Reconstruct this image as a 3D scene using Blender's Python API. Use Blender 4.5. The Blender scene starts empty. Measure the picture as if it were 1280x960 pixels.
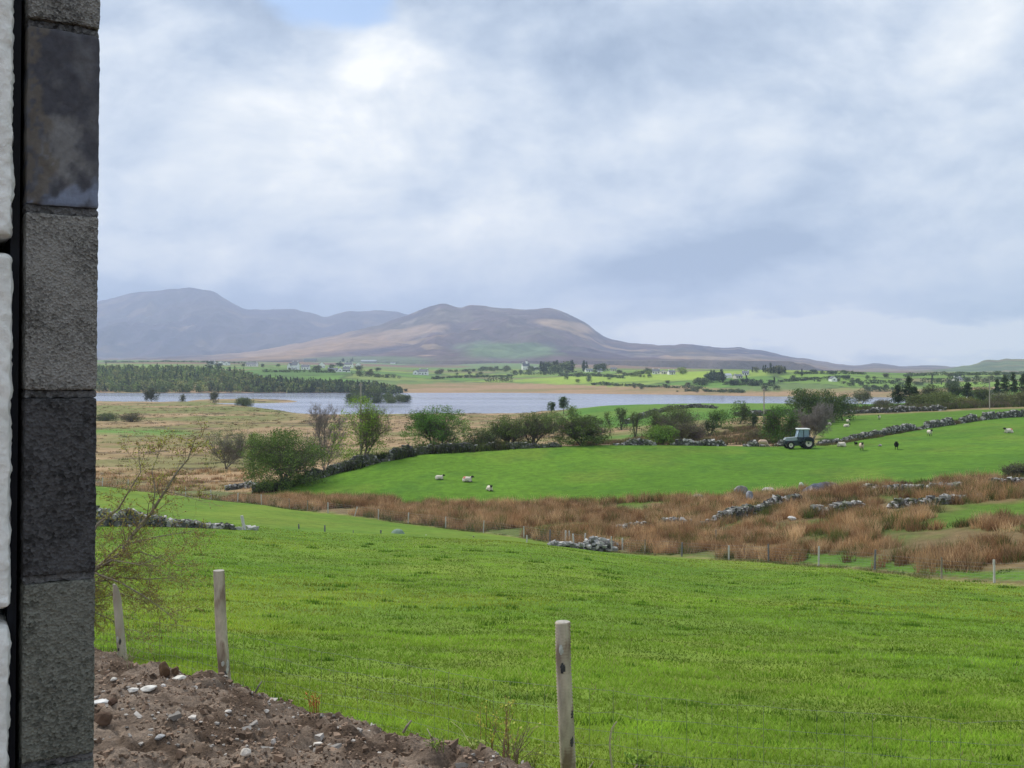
import bpy, math, random
import numpy as np
from mathutils import Vector, Matrix
R = math.radians
C = bpy.context.scene.collection
sc = bpy.context.scene
F = 1280.0      # focal length in units of a 1280-wide frame
HZ = 460.0      # height of the horizon in that frame
WATER = -20.0

# ------------------------------------------------------------------ numeric noise
def _hash(ix, iy, seed):
    h = (ix.astype(np.int64) * 374761393 + iy.astype(np.int64) * 668265263 + seed * 1274126177) & 0x7fffffff
    h = ((h ^ (h >> 13)) * 1274126177) & 0x7fffffff
    h = (h ^ (h >> 16)) & 0xffff
    return h / 65535.0
def vnoise(x, y, seed=0):
    x = np.asarray(x, float); y = np.asarray(y, float)
    ix = np.floor(x); iy = np.floor(y); fx = x - ix; fy = y - iy
    fx = fx * fx * (3 - 2 * fx); fy = fy * fy * (3 - 2 * fy)
    a = _hash(ix, iy, seed); b = _hash(ix + 1, iy, seed); c = _hash(ix, iy + 1, seed); d = _hash(ix + 1, iy + 1, seed)
    return (a + (b - a) * fx) * (1 - fy) + (c + (d - c) * fx) * fy
def fbm(x, y, seed=0, octv=4):
    s = 0; a = 0.5; t = 0
    for i in range(octv):
        s = s + a * vnoise(x * 2 ** i + 17.3 * i, y * 2 ** i - 9.1 * i, seed + i); t += a; a *= 0.5
    return s / t          # 0..1, mean 0.5
def cells(x, y, seed=0):
    """id (0..1) of the nearest jittered cell centre and the gap to the second nearest"""
    x = np.asarray(x, float); y = np.asarray(y, float)
    ix = np.floor(x); iy = np.floor(y)
    d1 = np.full(x.shape, 9.); d2 = np.full(x.shape, 9.); idv = np.zeros(x.shape)
    for a in (-1, 0, 1):
        for b in (-1, 0, 1):
            jx = ix + a; jy = iy + b
            px = jx + _hash(jx, jy, seed); py = jy + _hash(jx, jy, seed + 7)
            d = np.maximum(abs(px - x), abs(py - y)) * .6 + .4 * np.hypot(px - x, py - y)
            i = _hash(jx, jy, seed + 13)
            m = d < d1
            d2 = np.where(m, d1, np.minimum(d2, d)); idv = np.where(m, i, idv); d1 = np.where(m, d, d1)
    return idv, d2 - d1
def sstep(a, b, x):
    t = np.clip((np.asarray(x, float) - a) / (b - a), 0, 1); return t * t * (3 - 2 * t)

# ------------------------------------------------------------------ terrain shape
# for each bearing (written as u = 640 + 1280 * x / y): the ground's knots (distance, height)
# 0 house foot, 1..5 near field, 6 brow, 7 wire fence, 8 foot of the middle field, 9 its brow, 10..13 land to the lough,
# 14 shore, 15-16 lough bed, 17 far shore, 18.. the far side
COLS = {
 -500: [(3,-1.5),(5.2,-1.9),(9,-2.7),(18,-4.4),(30,-6.0),(45,-7.8),(61,-9.4),(120,-13.6),(130,-14.9),(140,-15.9),(155,-16.5),(200,-17.1),(300,-18.1),(590,-18.8),(612,-20),(640,-21.4),(800,-21.4),(820,-20),(900,-17),(1100,-8),(1500,3),(2500,18),(5000,38),(14000,60)],
  120: [(3,-1.5),(5.2,-2.0),(9,-2.82),(11.9,-3.38),(20,-4.9),(40,-7.4),(61,-9.4),(118,-13.6),(128,-14.9),(140,-15.9),(155,-16.5),(200,-17.1),(300,-18.1),(575,-18.6),(600,-20),(630,-21.4),(800,-21.4),(822,-20),(900,-15),(1100,-1),(1500,5),(2500,17),(5000,38),(14000,60)],
  250: [(3,-1.5),(5.4,-2.1),(9,-2.83),(12,-3.4),(20,-4.95),(40,-7.5),(63,-9.9),(109,-13.9),(119,-15),(132,-15.9),(150,-16.4),(200,-17.1),(300,-18.0),(555,-18.3),(590,-20),(630,-21.4),(800,-21.4),(822,-20),(900,-15),(1100,-2),(1500,4),(2500,16),(5000,38),(14000,60)],
  320: [(3,-1.55),(5.6,-2.2),(8.6,-2.8),(12,-3.5),(20,-5.0),(40,-7.7),(64,-10.2),(106,-14.1),(113,-14.9),(121,-15.0),(150,-16.0),(200,-16.9),(300,-18.0),(490,-18.7),(520,-20),(560,-21.4),(800,-21.4),(822,-20),(900,-16),(1100,-2),(1500,3),(2500,14),(5000,37),(14000,60)],
  380: [(3,-1.6),(5.9,-2.3),(8.0,-2.72),(12,-3.55),(20,-5.05),(40,-7.8),(64,-10.5),(102,-14.3),(112,-14.5),(122,-13.7),(150,-15.2),(200,-16.5),(300,-18.2),(420,-19.4),(440,-20),(480,-21.4),(800,-21.4),(822,-20),(900,-18),(1080,-4),(1500,1),(2500,13),(5000,36),(14000,60)],
  450: [(3,-1.62),(5.9,-2.33),(8.0,-2.75),(12,-3.55),(20,-5.1),(40,-7.9),(65,-10.8),(98.5,-14.35),(110,-14.5),(129,-12.4),(150,-14.0),(200,-16.2),(300,-18.0),(425,-19.5),(445,-20),(485,-21.4),(800,-21.4),(822,-20),(900,-18),(1080,-5),(1500,0),(2500,10),(5000,36),(14000,60)],
  520: [(3,-1.65),(6.1,-2.38),(8.0,-2.78),(12,-3.6),(20,-5.15),(40,-8.0),(65,-10.9),(94,-14.45),(107,-14.5),(134.5,-11.2),(155,-12.8),(200,-15.6),(300,-17.9),(430,-19.6),(450,-20),(490,-21.4),(800,-21.4),(822,-20),(900,-18.2),(1080,-9),(1500,-4),(2500,4),(5000,36),(14000,60)],
  640: [(3,-1.7),(6.4,-2.52),(10,-3.25),(15,-4.2),(22,-5.5),(42,-8.4),(65,-11.0),(86,-14.3),(104,-14.3),(139,-10.85),(165,-12.6),(200,-14.6),(300,-17.7),(432,-19.6),(455,-20),(495,-21.4),(800,-21.4),(820,-20),(900,-18.2),(1080,-13),(1500,-4),(2000,2),(5000,34),(14000,60)],
  760: [(3,-1.7),(6.4,-2.55),(10,-3.3),(15,-4.3),(22,-5.6),(40,-8.4),(62,-11.4),(76.5,-13.8),(102,-13.6),(142,-10.65),(175,-12.9),(230,-14.5),(300,-14.9),(375,-13.4),(440,-20),(480,-21.4),(770,-21.4),(785,-20),(860,-18),(1050,-8),(1400,-2),(2000,1),(5000,30),(14000,60)],
  860: [(3,-1.7),(6.4,-2.57),(10,-3.35),(15,-4.4),(22,-5.7),(38,-8.4),(58,-11.4),(71.5,-13.3),(100,-13.0),(142,-10.75),(175,-12.4),(230,-13.0),(290,-13.0),(355,-12.1),(420,-20),(460,-21.4),(740,-21.4),(760,-20),(840,-17),(1040,-5),(1300,-1),(2000,-4),(5000,0),(14000,-10)],
  960: [(3,-1.7),(6.4,-2.6),(10,-3.4),(15,-4.45),(22,-5.8),(36,-8.3),(52,-10.7),(67,-12.8),(98,-12.3),(140,-10.8),(175,-11.5),(230,-12.0),(280,-11.6),(330,-11.2),(400,-20),(440,-21.4),(705,-21.4),(722,-20),(800,-14.5),(1000,-1.5),(1200,-2),(2000,-8),(5000,-11),(14000,-20)],
 1040: [(3,-1.7),(6.4,-2.6),(10,-3.4),(15,-4.45),(22,-5.8),(36,-8.2),(50,-10.1),(62,-12.1),(96,-11.4),(143,-10.75),(175,-11.1),(220,-11.2),(260,-11.0),(310,-10.8),(390,-20),(430,-21.4),(690,-21.4),(707,-20),(790,-14),(1000,-3),(1300,-5),(2000,-10),(5000,-14),(14000,-20)],
 1120: [(3,-1.7),(6.4,-2.62),(10,-3.42),(15,-4.5),(22,-5.9),(34,-8.0),(46,-9.9),(57.5,-11.6),(92,-10.6),(160,-10.2),(185,-10.5),(220,-10.5),(250,-10.4),(300,-10.3),(390,-20),(430,-21.4),(680,-21.4),(700,-20),(780,-16),(1050,-5),(1500,-8),(2500,-11),(5000,-14),(14000,-20)],
 1200: [(3,-1.7),(6.4,-2.63),(10,-3.43),(15,-4.5),(22,-5.9),(32,-7.8),(43,-9.5),(53.5,-11.1),(90,-10.1),(182,-9.85),(200,-9.9),(230,-9.8),(260,-9.6),(320,-10),(400,-12),(450,-13.5),(660,-15),(690,-15),(780,-13.5),(1000,-8),(1500,-8),(2500,-9),(4500,-12),(14000,-20)],
 1280: [(3,-1.7),(6.4,-2.65),(10,-3.45),(15,-4.55),(22,-6.0),(30,-7.5),(40,-9.2),(50,-10.6),(88,-9.8),(205,-9.4),(220,-9.4),(245,-9.2),(280,-9.1),(330,-9.6),(400,-11),(450,-12.5),(660,-14),(690,-14),(780,-12.5),(1000,-7),(1500,-8),(2500,-9),(4500,-12),(14000,-20)],
 1780: [(3,-1.7),(6.4,-2.65),(10,-3.45),(15,-4.55),(20,-5.6),(26,-6.8),(33,-8.2),(40,-9.2),(75,-9.2),(205,-9.4),(220,-9.4),(245,-9.2),(280,-9.1),(330,-9.6),(400,-11),(450,-12.5),(660,-14),(690,-14),(780,-12.5),(1000,-7),(1500,-8),(2500,-9),(4500,-12),(14000,-20)],
}
_us = sorted(COLS)
_K = np.array([[p for p in COLS[u]] for u in _us], float)      # col, knot, (d, z)
UG = np.arange(-500, 1781, 10.0)
KD = np.stack([np.interp(UG, _us, _K[:, k, 0]) for k in range(_K.shape[1])], 1)
KZ = np.stack([np.interp(UG, _us, _K[:, k, 1]) for k in range(_K.shape[1])], 1)
def _smooth(a, n):
    ker = np.hanning(2 * n + 3)[1:-1]; ker /= ker.sum()
    out = np.empty_like(a)
    for k in range(a.shape[1]):
        out[:, k] = np.convolve(np.pad(a[:, k], n, mode='edge'), ker, 'valid')
    return out
KD = _smooth(KD, 3); KZ = _smooth(KZ, 3)
LG = np.linspace(math.log(1.0), math.log(14000), 2400)
ZT = np.stack([np.interp(np.exp(LG), KD[i], KZ[i]) for i in range(len(UG))], 0)
ZT = _smooth(ZT.T.copy(), 9).T if False else np.stack([np.convolve(np.pad(r, 6, mode='edge'), np.hanning(15)[1:-1] / np.hanning(15)[1:-1].sum(), 'valid') for r in ZT], 0)
def knot(k, u): return np.interp(u, UG, KD[:, k])
def to_ud(x, y):
    """bearing and along-view distance of a ground point; points beside or behind are folded onto the outermost bearing"""
    x = np.asarray(x, float); y = np.asarray(y, float)
    r = np.hypot(x, y) + 1e-9; th = np.arctan2(x, y)
    tc = np.clip(th, math.atan(-1140 / F), math.atan(1140 / F))
    return 640 + F * np.tan(tc), r * np.cos(tc)
def terr(x, y):
    u, d = to_ud(x, y)
    fu = np.clip((u + 500) / 10, 0, len(UG) - 1.001); iu = fu.astype(int); fu = fu - iu
    fl = np.clip((np.log(np.maximum(d, 1.0)) - LG[0]) / (LG[1] - LG[0]), 0, len(LG) - 1.001); il = fl.astype(int); fl = fl - il
    z = (ZT[iu, il] * (1 - fu) + ZT[iu + 1, il] * fu) * (1 - fl) + (ZT[iu, il + 1] * (1 - fu) + ZT[iu + 1, il + 1] * fu) * fl
    # small wooded spit in the lough
    e = np.hypot((x + 158 * d / 600) / 34, (d - 612) / 30)
    z = np.where(e < 1.6, np.maximum(z, -21.4 + 2.3 * (1 - sstep(.75, 1.25, e))), z)
    z = z + (fbm(x / 7, y / 7, 3, 3) - .5) * .22 * sstep(8, 30, d) * (1 - sstep(500, 900, d))
    rough = sstep(-2, 3, d - knot(7, u)) * (1 - sstep(-3, 2, d - knot(8, u)))
    z = z + (fbm(x / 2.2, y / 2.2, 5, 3) - .5) * .35 * rough
    bog = sstep(0, 12, d - knot(10, u)) * (1 - sstep(-20, 0, d - knot(14, u))) * (1 - sstep(640, 760, u))
    z = z + (fbm(x / 14, y / 14, 8, 4) - .5) * 1.1 * bog
    z = z + (fbm(x / 160, y / 160, 9, 3) - .5) * 8 * sstep(1100, 2600, d)
    return z
def P(u, d, dz=0.0):
    x = (u - 640) / F * d
    return Vector((x, d, float(terr(np.array([x]), np.array([d]))[0]) + dz))
def hit(u, v, d0=5, d1=3000):
    """where the line of sight through (u, v) first meets the ground between d0 and d1"""
    d = np.exp(np.linspace(math.log(d0), math.log(d1), 4000)); x = (u - 640) / F * d
    vv = HZ - terr(x, d) / d * F
    i = np.argmax(vv <= v) if (vv <= v).any() else len(d) - 1
    return Vector((x[i], d[i], float(terr(x[i:i+1], d[i:i+1])[0])))

# ------------------------------------------------------------------ object helpers
def tag(o, label=None, cat=None, group=None, kind=None):
    if label: o['label'] = label
    if cat: o['category'] = cat
    if group: o['group'] = group
    if kind: o['kind'] = kind
    return o
def empty(name, loc, rz=0.0, label=None, cat=None, group=None):
    o = bpy.data.objects.new(name, None); C.objects.link(o)
    o.location = loc; o.rotation_euler = (0, 0, rz); o.empty_display_size = .2
    return tag(o, label, cat, group)
def mesh_data(name, V, Fc, mat=None, col=None, smooth=False, mids=None):
    """V (n,3); Fc a (m,3)/(m,4) array, or a list of such arrays"""
    me = bpy.data.meshes.new(name)
    V = np.asarray(V, np.float32); fs = [np.asarray(f, np.int32) for f in (Fc if isinstance(Fc, list) else [Fc])]
    fs = [f for f in fs if len(f)]
    me.vertices.add(len(V)); me.vertices.foreach_set('co', V.ravel())
    loops = np.concatenate([f.ravel() for f in fs]); tot = np.concatenate([np.full(len(f), f.shape[1], np.int32) for f in fs])
    me.loops.add(len(loops)); me.loops.foreach_set('vertex_index', loops)
    me.polygons.add(len(tot)); st = np.concatenate([[0], np.cumsum(tot)[:-1]]).astype(np.int32)
    me.polygons.foreach_set('loop_start', st); me.polygons.foreach_set('loop_total', tot)
    me.polygons.foreach_set('use_smooth', np.full(len(tot), smooth))
    if col is not None:
        a = me.color_attributes.new('tint', 'FLOAT_COLOR', 'POINT')
        c = np.ones((len(V), 4), np.float32); c[:, :3] = col
        a.data.foreach_set('color', c.ravel())
    mats = mat if isinstance(mat, (list, tuple)) else [mat]
    for m in mats:
        if m: me.materials.append(m)
    if mids is not None: me.polygons.foreach_set('material_index', np.asarray(mids, np.int32))
    me.update(); me.validate(clean_customdata=False)
    return me
def link(name, me, parent=None, loc=None, rz=None):
    o = bpy.data.objects.new(name, me); C.objects.link(o)
    if parent: o.parent = parent
    if loc is not None: o.location = loc
    if rz is not None: o.rotation_euler[2] = rz
    return o
def copy_tree(o, parent=None):
    c = o.copy(); C.objects.link(c); c.parent = parent
    for ch in list(o.children): copy_tree(ch, c)
    return c
class MB:
    """collects shapes for one mesh"""
    def __init__(s): s.v = []; s.q = []; s.t = []; s.c = []; s.n = 0; s.qm = []; s.tm = []
    def add(s, V, Q=None, T=None, col=None, mi=0):
        V = np.asarray(V, float)
        if Q is not None and len(Q): s.q.append(np.asarray(Q, int) + s.n); s.qm.append(np.full(len(Q), mi))
        if T is not None and len(T): s.t.append(np.asarray(T, int) + s.n); s.tm.append(np.full(len(T), mi))
        s.v.append(V); s.n += len(V)
        c = np.ones((len(V), 3)) if col is None else np.broadcast_to(np.asarray(col, float), (len(V), 3))
        s.c.append(c)
        return s
    def box(s, c, size, rot=None, col=None, taper=1.0, mi=0, bevel=0.0):
        hx, hy, hz = [a / 2 for a in size]
        if bevel > 0:
            b = min(bevel, hx * .9, hy * .9, hz * .9)
            vs = []
            for sx in (-1, 1):
                for sy in (-1, 1):
                    for sz in (-1, 1):
                        vs += [(sx * hx, sy * (hy - b), sz * (hz - b)), (sx * (hx - b), sy * hy, sz * (hz - b)), (sx * (hx - b), sy * (hy - b), sz * hz)]
            def I(sx, sy, sz, k): return ((sx > 0) * 4 + (sy > 0) * 2 + (sz > 0)) * 3 + k
            Q = []; T = []
            for a in (-1, 1):
                Q.append([I(a, -1, -1, 0), I(a, a, -1 if a > 0 else -1, 0) if False else I(a, 1, -1, 0), I(a, 1, 1, 0), I(a, -1, 1, 0)][::a])
                Q.append([I(-1, a, -1, 1), I(1, a, -1, 1), I(1, a, 1, 1), I(-1, a, 1, 1)][::-a])
                Q.append([I(-1, -1, a, 2), I(1, -1, a, 2), I(1, 1, a, 2), I(-1, 1, a, 2)][::a])
            for a in (-1, 1):
                for b2 in (-1, 1):
                    Q.append([I(a, b2, -1, 0), I(a, b2, -1, 1), I(a, b2, 1, 1), I(a, b2, 1, 0)])
                    Q.append([I(a, -1, b2, 0), I(a, -1, b2, 2), I(a, 1, b2, 2), I(a, 1, b2, 0)])
                    Q.append([I(-1, a, b2, 1), I(-1, a, b2, 2), I(1, a, b2, 2), I(1, a, b2, 1)])
                    for c3 in (-1, 1): T.append([I(a, b2, c3, 0), I(a, b2, c3, 1), I(a, b2, c3, 2)])
            V = np.array(vs, float)
            V[:, :2] *= np.where(V[:, 2:3] > 0, taper, 1.0)
        else:
            V = np.array([[x * hx * (taper if z > 0 else 1), y * hy * (taper if z > 0 else 1), z * hz] for x in (-1, 1) for y in (-1, 1) for z in (-1, 1)])
            Q = [[0, 1, 3, 2], [4, 6, 7, 5], [0, 4, 5, 1], [2, 3, 7, 6], [0, 2, 6, 4], [1, 5, 7, 3]]; T = None
        if rot is not None: V = V @ np.array(rot.to_3x3()).T
        return s.add(V + np.array(c), Q, T, col, mi)
    def tube(s, pts, rad, n=6, col=None, caps=True, mi=0):
        pts = np.asarray(pts, float); rad = np.broadcast_to(np.asarray(rad, float), (len(pts),))
        tg = np.gradient(pts, axis=0); tg /= np.linalg.norm(tg, axis=1)[:, None] + 1e-12
        ref = np.array([0, 0, 1.]) if abs(tg[:, 2]).mean() < .85 else np.array([1., 0, 0])
        a = np.cross(tg, ref); a /= np.linalg.norm(a, axis=1)[:, None] + 1e-12; b = np.cross(tg, a)
        an = np.arange(n) * 2 * math.pi / n
        V = pts[:, None] + rad[:, None, None] * (np.cos(an)[None, :, None] * a[:, None] + np.sin(an)[None, :, None] * b[:, None])
        V = V.reshape(-1, 3); m = len(pts); Q = []
        i = np.arange(m - 1)[:, None] * n; j = np.arange(n)[None]; k = (j + 1) % n
        Q = np.stack([i + j, i + n + j, i + n + k, i + k], -1).reshape(-1, 4)
        T = None
        if caps:
            V = np.vstack([V, pts[0], pts[-1]]); j = np.arange(n); k = (j + 1) % n
            T = np.vstack([np.stack([np.full(n, m * n), j, k], 1), np.stack([np.full(n, m * n + 1), (m - 1) * n + k, (m - 1) * n + j], 1)])
        return s.add(V, Q, T, col, mi)
    def segs(s, P0, P1, R0, R1, n=3, col=None, mi=0):
        """many straight tapered twigs at once"""
        P0 = np.asarray(P0, float); P1 = np.asarray(P1, float); R0 = np.asarray(R0, float); R1 = np.asarray(R1, float)
        if not len(P0): return s
        d = P1 - P0; d /= np.linalg.norm(d, axis=1)[:, None] + 1e-12
        ref = np.where(abs(d[:, 2:3]) < .9, np.array([[0, 0, 1.]]), np.array([[1., 0, 0]]))
        a = np.cross(d, ref); a /= np.linalg.norm(a, axis=1)[:, None] + 1e-12; b = np.cross(d, a)
        an = np.arange(n) * 2 * math.pi / n; cs = np.cos(an)[None, :, None]; sn = np.sin(an)[None, :, None]
        off = cs * a[:, None] + sn * b[:, None]
        V = np.concatenate([P0[:, None] + R0[:, None, None] * off, P1[:, None] + R1[:, None, None] * off], 1)
        m = len(P0); base = np.arange(m)[:, None] * 2 * n; j = np.arange(n)[None]; k = (j + 1) % n
        Q = np.stack([base + j, base + n + j, base + n + k, base + k], -1).reshape(-1, 4)
        return s.add(V.reshape(-1, 3), Q, None, col, mi)
    def lathe(s, prof, c=(0, 0, 0), n=20, axis='z', col=None, mi=0):
        prof = np.asarray(prof, float); an = np.arange(n) * 2 * math.pi / n
        V = np.stack([prof[:, 0:1] * np.cos(an), prof[:, 0:1] * np.sin(an), np.broadcast_to(prof[:, 1:2], (len(prof), n))], -1).reshape(-1, 3)
        if axis == 'y': V = V[:, [0, 2, 1]]
        if axis == 'x': V = V[:, [2, 0, 1]]
        m = len(prof); i = np.arange(m - 1)[:, None] * n; j = np.arange(n)[None]; k = (j + 1) % n
        return s.add(V + np.array(c), np.stack([i + j, i + k, i + n + k, i + n + j], -1).reshape(-1, 4), None, col, mi)
    def prism(s, poly, y0, y1, col=None, mi=0):
        """outline in the xz plane given depth from y0 to y1"""
        n = len(poly); V = np.array([[p[0], y0, p[1]] for p in poly] + [[p[0], y1, p[1]] for p in poly], float)
        j = np.arange(n); k = (j + 1) % n
        Q = np.stack([j, k, n + k, n + j], 1)
        T = [[0, i + 1, i] for i in range(1, n - 1)] + [[n, n + i, n + i + 1] for i in range(1, n - 1)]
        return s.add(V, Q, T, col, mi)
    def data(s, name, mat=None, smooth=False):
        V = np.vstack(s.v); F_ = []; mm = []
        if s.q: F_.append(np.vstack(s.q)); mm.append(np.concatenate(s.qm))
        if s.t: F_.append(np.vstack(s.t)); mm.append(np.concatenate(s.tm))
        multi = isinstance(mat, (list, tuple))
        return mesh_data(name, V, F_, mat, np.vstack(s.c), smooth, np.concatenate(mm) if multi else None)
    def build(s, name, mat=None, parent=None, smooth=False, loc=None, rz=None):
        return link(name, s.data(name, mat, smooth), parent, loc, rz)

# ------------------------------------------------------------------ materials
def mat_new(name):
    m = bpy.data.materials.new(name); m.use_nodes = True
    nt = m.node_tree; nt.nodes.clear()
    return m, nt.nodes, nt.links
def N(ns, typ, **kw):
    n = ns.new(typ)
    for k, v in kw.items():
        if k.startswith('i_'): n.inputs[k[2:].replace('_', ' ')].default_value = v
        else: setattr(n, k, v)
    return n
def mat(name, col=(.5, .5, .5), rough=.85, var=.25, scale=6.0, bump=.0, tint=False, col2=None, metal=0.0, spec=.3, trans=0.0, stretch=(1, 1, 1), bump_dist=.02, c2scale=None, alpha=1.0, subtle=True, contrast=(.4, .6)):
    m, ns, L = mat_new(name)
    out = N(ns, 'ShaderNodeOutputMaterial'); b = N(ns, 'ShaderNodeBsdfPrincipled')
    b.inputs['Roughness'].default_value = rough; b.inputs['Metallic'].default_value = metal
    b.inputs['Specular IOR Level'].default_value = spec
    tc = N(ns, 'ShaderNodeTexCoord'); mp = N(ns, 'ShaderNodeMapping'); mp.inputs['Scale'].default_value = stretch
    L.new(tc.outputs['Object'], mp.inputs[0])
    n1 = N(ns, 'ShaderNodeTexNoise'); n1.inputs['Scale'].default_value = scale; n1.inputs['Detail'].default_value = 6; n1.inputs['Roughness'].default_value = .62
    L.new(mp.outputs[0], n1.inputs['Vector'])
    mr = N(ns, 'ShaderNodeMapRange'); mr.inputs[1].default_value = .25; mr.inputs[2].default_value = .75
    mr.inputs[3].default_value = 1 - var; mr.inputs[4].default_value = 1 + var
    L.new(n1.outputs['Fac'], mr.inputs[0])
    base = None
    if tint:
        at = N(ns, 'ShaderNodeAttribute'); at.attribute_name = 'tint'
        mx = N(ns, 'ShaderNodeVectorMath', operation='MULTIPLY'); mx.inputs[1].default_value = col
        L.new(at.outputs['Color'], mx.inputs[0]); base = mx.outputs[0]
    if col2 is not None:
        n2 = N(ns, 'ShaderNodeTexNoise'); n2.inputs['Scale'].default_value = c2scale or scale * .3; n2.inputs['Detail'].default_value = 5
        L.new(mp.outputs[0], n2.inputs['Vector'])
        r2 = N(ns, 'ShaderNodeMapRange'); r2.inputs[1].default_value = contrast[0]; r2.inputs[2].default_value = contrast[1]
        L.new(n2.outputs['Fac'], r2.inputs[0])
        mm = N(ns, 'ShaderNodeMix', data_type='RGBA'); L.new(r2.outputs[0], mm.inputs[0])
        if base: L.new(base, mm.inputs[6])
        else: mm.inputs[6].default_value = (*col, 1)
        mm.inputs[7].default_value = (*col2, 1); base = mm.outputs[2]
    sc_ = N(ns, 'ShaderNodeVectorMath', operation='SCALE')
    if base: L.new(base, sc_.inputs[0])
    else: sc_.inputs[0].default_value = col
    L.new(mr.outputs[0], sc_.inputs['Scale']); L.new(sc_.outputs[0], b.inputs['Base Color'])
    if bump:
        bp = N(ns, 'ShaderNodeBump'); bp.inputs['Strength'].default_value = bump; bp.inputs['Distance'].default_value = bump_dist
        L.new(n1.outputs['Fac'], bp.inputs['Height']); L.new(bp.outputs[0], b.inputs['Normal'])
    if trans > 0:
        tr = N(ns, 'ShaderNodeBsdfTranslucent'); L.new(sc_.outputs[0], tr.inputs['Color'])
        ms = N(ns, 'ShaderNodeMixShader'); ms.inputs[0].default_value = trans
        L.new(b.outputs[0], ms.inputs[1]); L.new(tr.outputs[0], ms.inputs[2]); L.new(ms.outputs[0], out.inputs[0])
    else: L.new(b.outputs[0], out.inputs[0])
    return m
rng = np.random.default_rng(11)
# ------------------------------------------------------------------ camera, sky, sun
cam_d = bpy.data.cameras.new('camera'); cam = bpy.data.objects.new('camera', cam_d); C.objects.link(cam)
cam_d.sensor_width = 36; cam_d.lens = 36; cam_d.shift_y = -20 / 1280; cam.rotation_euler = (R(90), 0, 0)
cam_d.clip_start = .05; cam_d.clip_end = 60000; sc.camera = cam
SUN_EL, SUN_AZ = 52, -52          # degrees; azimuth from straight ahead (+y), negative = left
w = bpy.data.worlds.new('World'); sc.world = w; w.use_nodes = True
ns = w.node_tree.nodes; L = w.node_tree.links; ns.clear()
wo = N(ns, 'ShaderNodeOutputWorld')
sky = N(ns, 'ShaderNodeTexSky', sky_type='NISHITA'); sky.sun_disc = False
sky.sun_elevation = R(SUN_EL); sky.sun_rotation = R(SUN_AZ)
bg1 = N(ns, 'ShaderNodeBackground'); bg1.inputs[1].default_value = .15; L.new(sky.outputs[0], bg1.inputs[0])
tc = N(ns, 'ShaderNodeTexCoord')
sep = N(ns, 'ShaderNodeSeparateXYZ'); L.new(tc.outputs['Generated'], sep.inputs[0])
def M(op, a, b=None, c=None, clamp=False):
    n = N(ns, 'ShaderNodeMath', operation=op); n.use_clamp = clamp
    for i, v in enumerate((a, b, c)):
        if v is None: continue
        if isinstance(v, (int, float)): n.inputs[i].default_value = v
        else: L.new(v, n.inputs[i])
    return n.outputs[0]
zc = M('MAXIMUM', sep.outputs[2], 0.0)
den = M('ADD', zc, .30)
px = M('DIVIDE', sep.outputs[0], den); py = M('DIVIDE', sep.outputs[1], den)
cmb = N(ns, 'ShaderNodeCombineXYZ'); L.new(px, cmb.inputs[0]); L.new(py, cmb.inputs[1]); L.new(M('MULTIPLY', zc, 2.0), cmb.inputs[2])
def noise(scale, detail, rough, off=(0, 0, 0), dist=0.0):
    mp = N(ns, 'ShaderNodeMapping'); mp.inputs['Location'].default_value = off
    L.new(cmb.outputs[0], mp.inputs[0])
    n = N(ns, 'ShaderNodeTexNoise'); n.inputs['Scale'].default_value = scale; n.inputs['Detail'].default_value = detail
    n.inputs['Roughness'].default_value = rough; n.inputs['Distortion'].default_value = dist
    L.new(mp.outputs[0], n.inputs['Vector']); return n.outputs['Fac']
def mr(x, a, b, c=0.0, d=1.0, smooth=True):
    n = N(ns, 'ShaderNodeMapRange'); n.interpolation_type = 'SMOOTHSTEP' if smooth else 'LINEAR'
    for i, v in enumerate((a, b, c, d)): n.inputs[i + 1].default_value = v
    L.new(x, n.inputs[0]); return n.outputs[0]
def sdir(u, v):
    return Vector(((u - 640) / F, 1, (HZ - v) / F)).normalized()
warp = noise(1.3, 5, .6, (31, 7, 3))
warp2 = noise(1.7, 5, .6, (3, 17, 13))
wv = N(ns, 'ShaderNodeCombineXYZ')
L.new(M('MULTIPLY', M('SUBTRACT', warp, .5), .20), wv.inputs[0]); L.new(M('MULTIPLY', M('SUBTRACT', warp2, .5), .10), wv.inputs[2])
dirw = N(ns, 'ShaderNodeVectorMath', operation='ADD'); L.new(tc.outputs['Generated'], dirw.inputs[0]); L.new(wv.outputs[0], dirw.inputs[1])
def bank(u, v, ru, rv, inner=.2):
    """soft oval cloud bank centred on a compass direction; 1 inside, 0 outside"""
    c = sdir(u, v)
    sub = N(ns, 'ShaderNodeVectorMath', operation='SUBTRACT'); L.new(dirw.outputs[0], sub.inputs[0]); sub.inputs[1].default_value = c
    mu = N(ns, 'ShaderNodeVectorMath', operation='MULTIPLY'); L.new(sub.outputs[0], mu.inputs[0]); mu.inputs[1].default_value = (F / ru, F / ru, F / rv)
    ln = N(ns, 'ShaderNodeVectorMath', operation='LENGTH'); L.new(mu.outputs[0], ln.inputs[0])
    return mr(ln.outputs['Value'], 1.0, inner)
big = noise(.55, 4, .5, (5, 2, 0), .3)
mid = noise(1.1, 10, .50, (9, 4, 1), .35)
mid_s = noise(1.1, 10, .50, (9.10, 4.02, 1.12), .35)      # the same cloud field a little nearer the sun: its slope gives lit and shaded flanks
def dnoise(scale, detail, rough, off, dist=.2):
    mp = N(ns, 'ShaderNodeMapping'); mp.inputs['Location'].default_value = off; mp.inputs['Scale'].default_value = (1, 1, 1.5); L.new(tc.outputs['Generated'], mp.inputs[0])
    n = N(ns, 'ShaderNodeTexNoise'); n.inputs['Scale'].default_value = scale; n.inputs['Detail'].default_value = detail; n.inputs['Roughness'].default_value = rough; n.inputs['Distortion'].default_value = dist
    L.new(mp.outputs[0], n.inputs['Vector']); return n.outputs['Fac']
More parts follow.
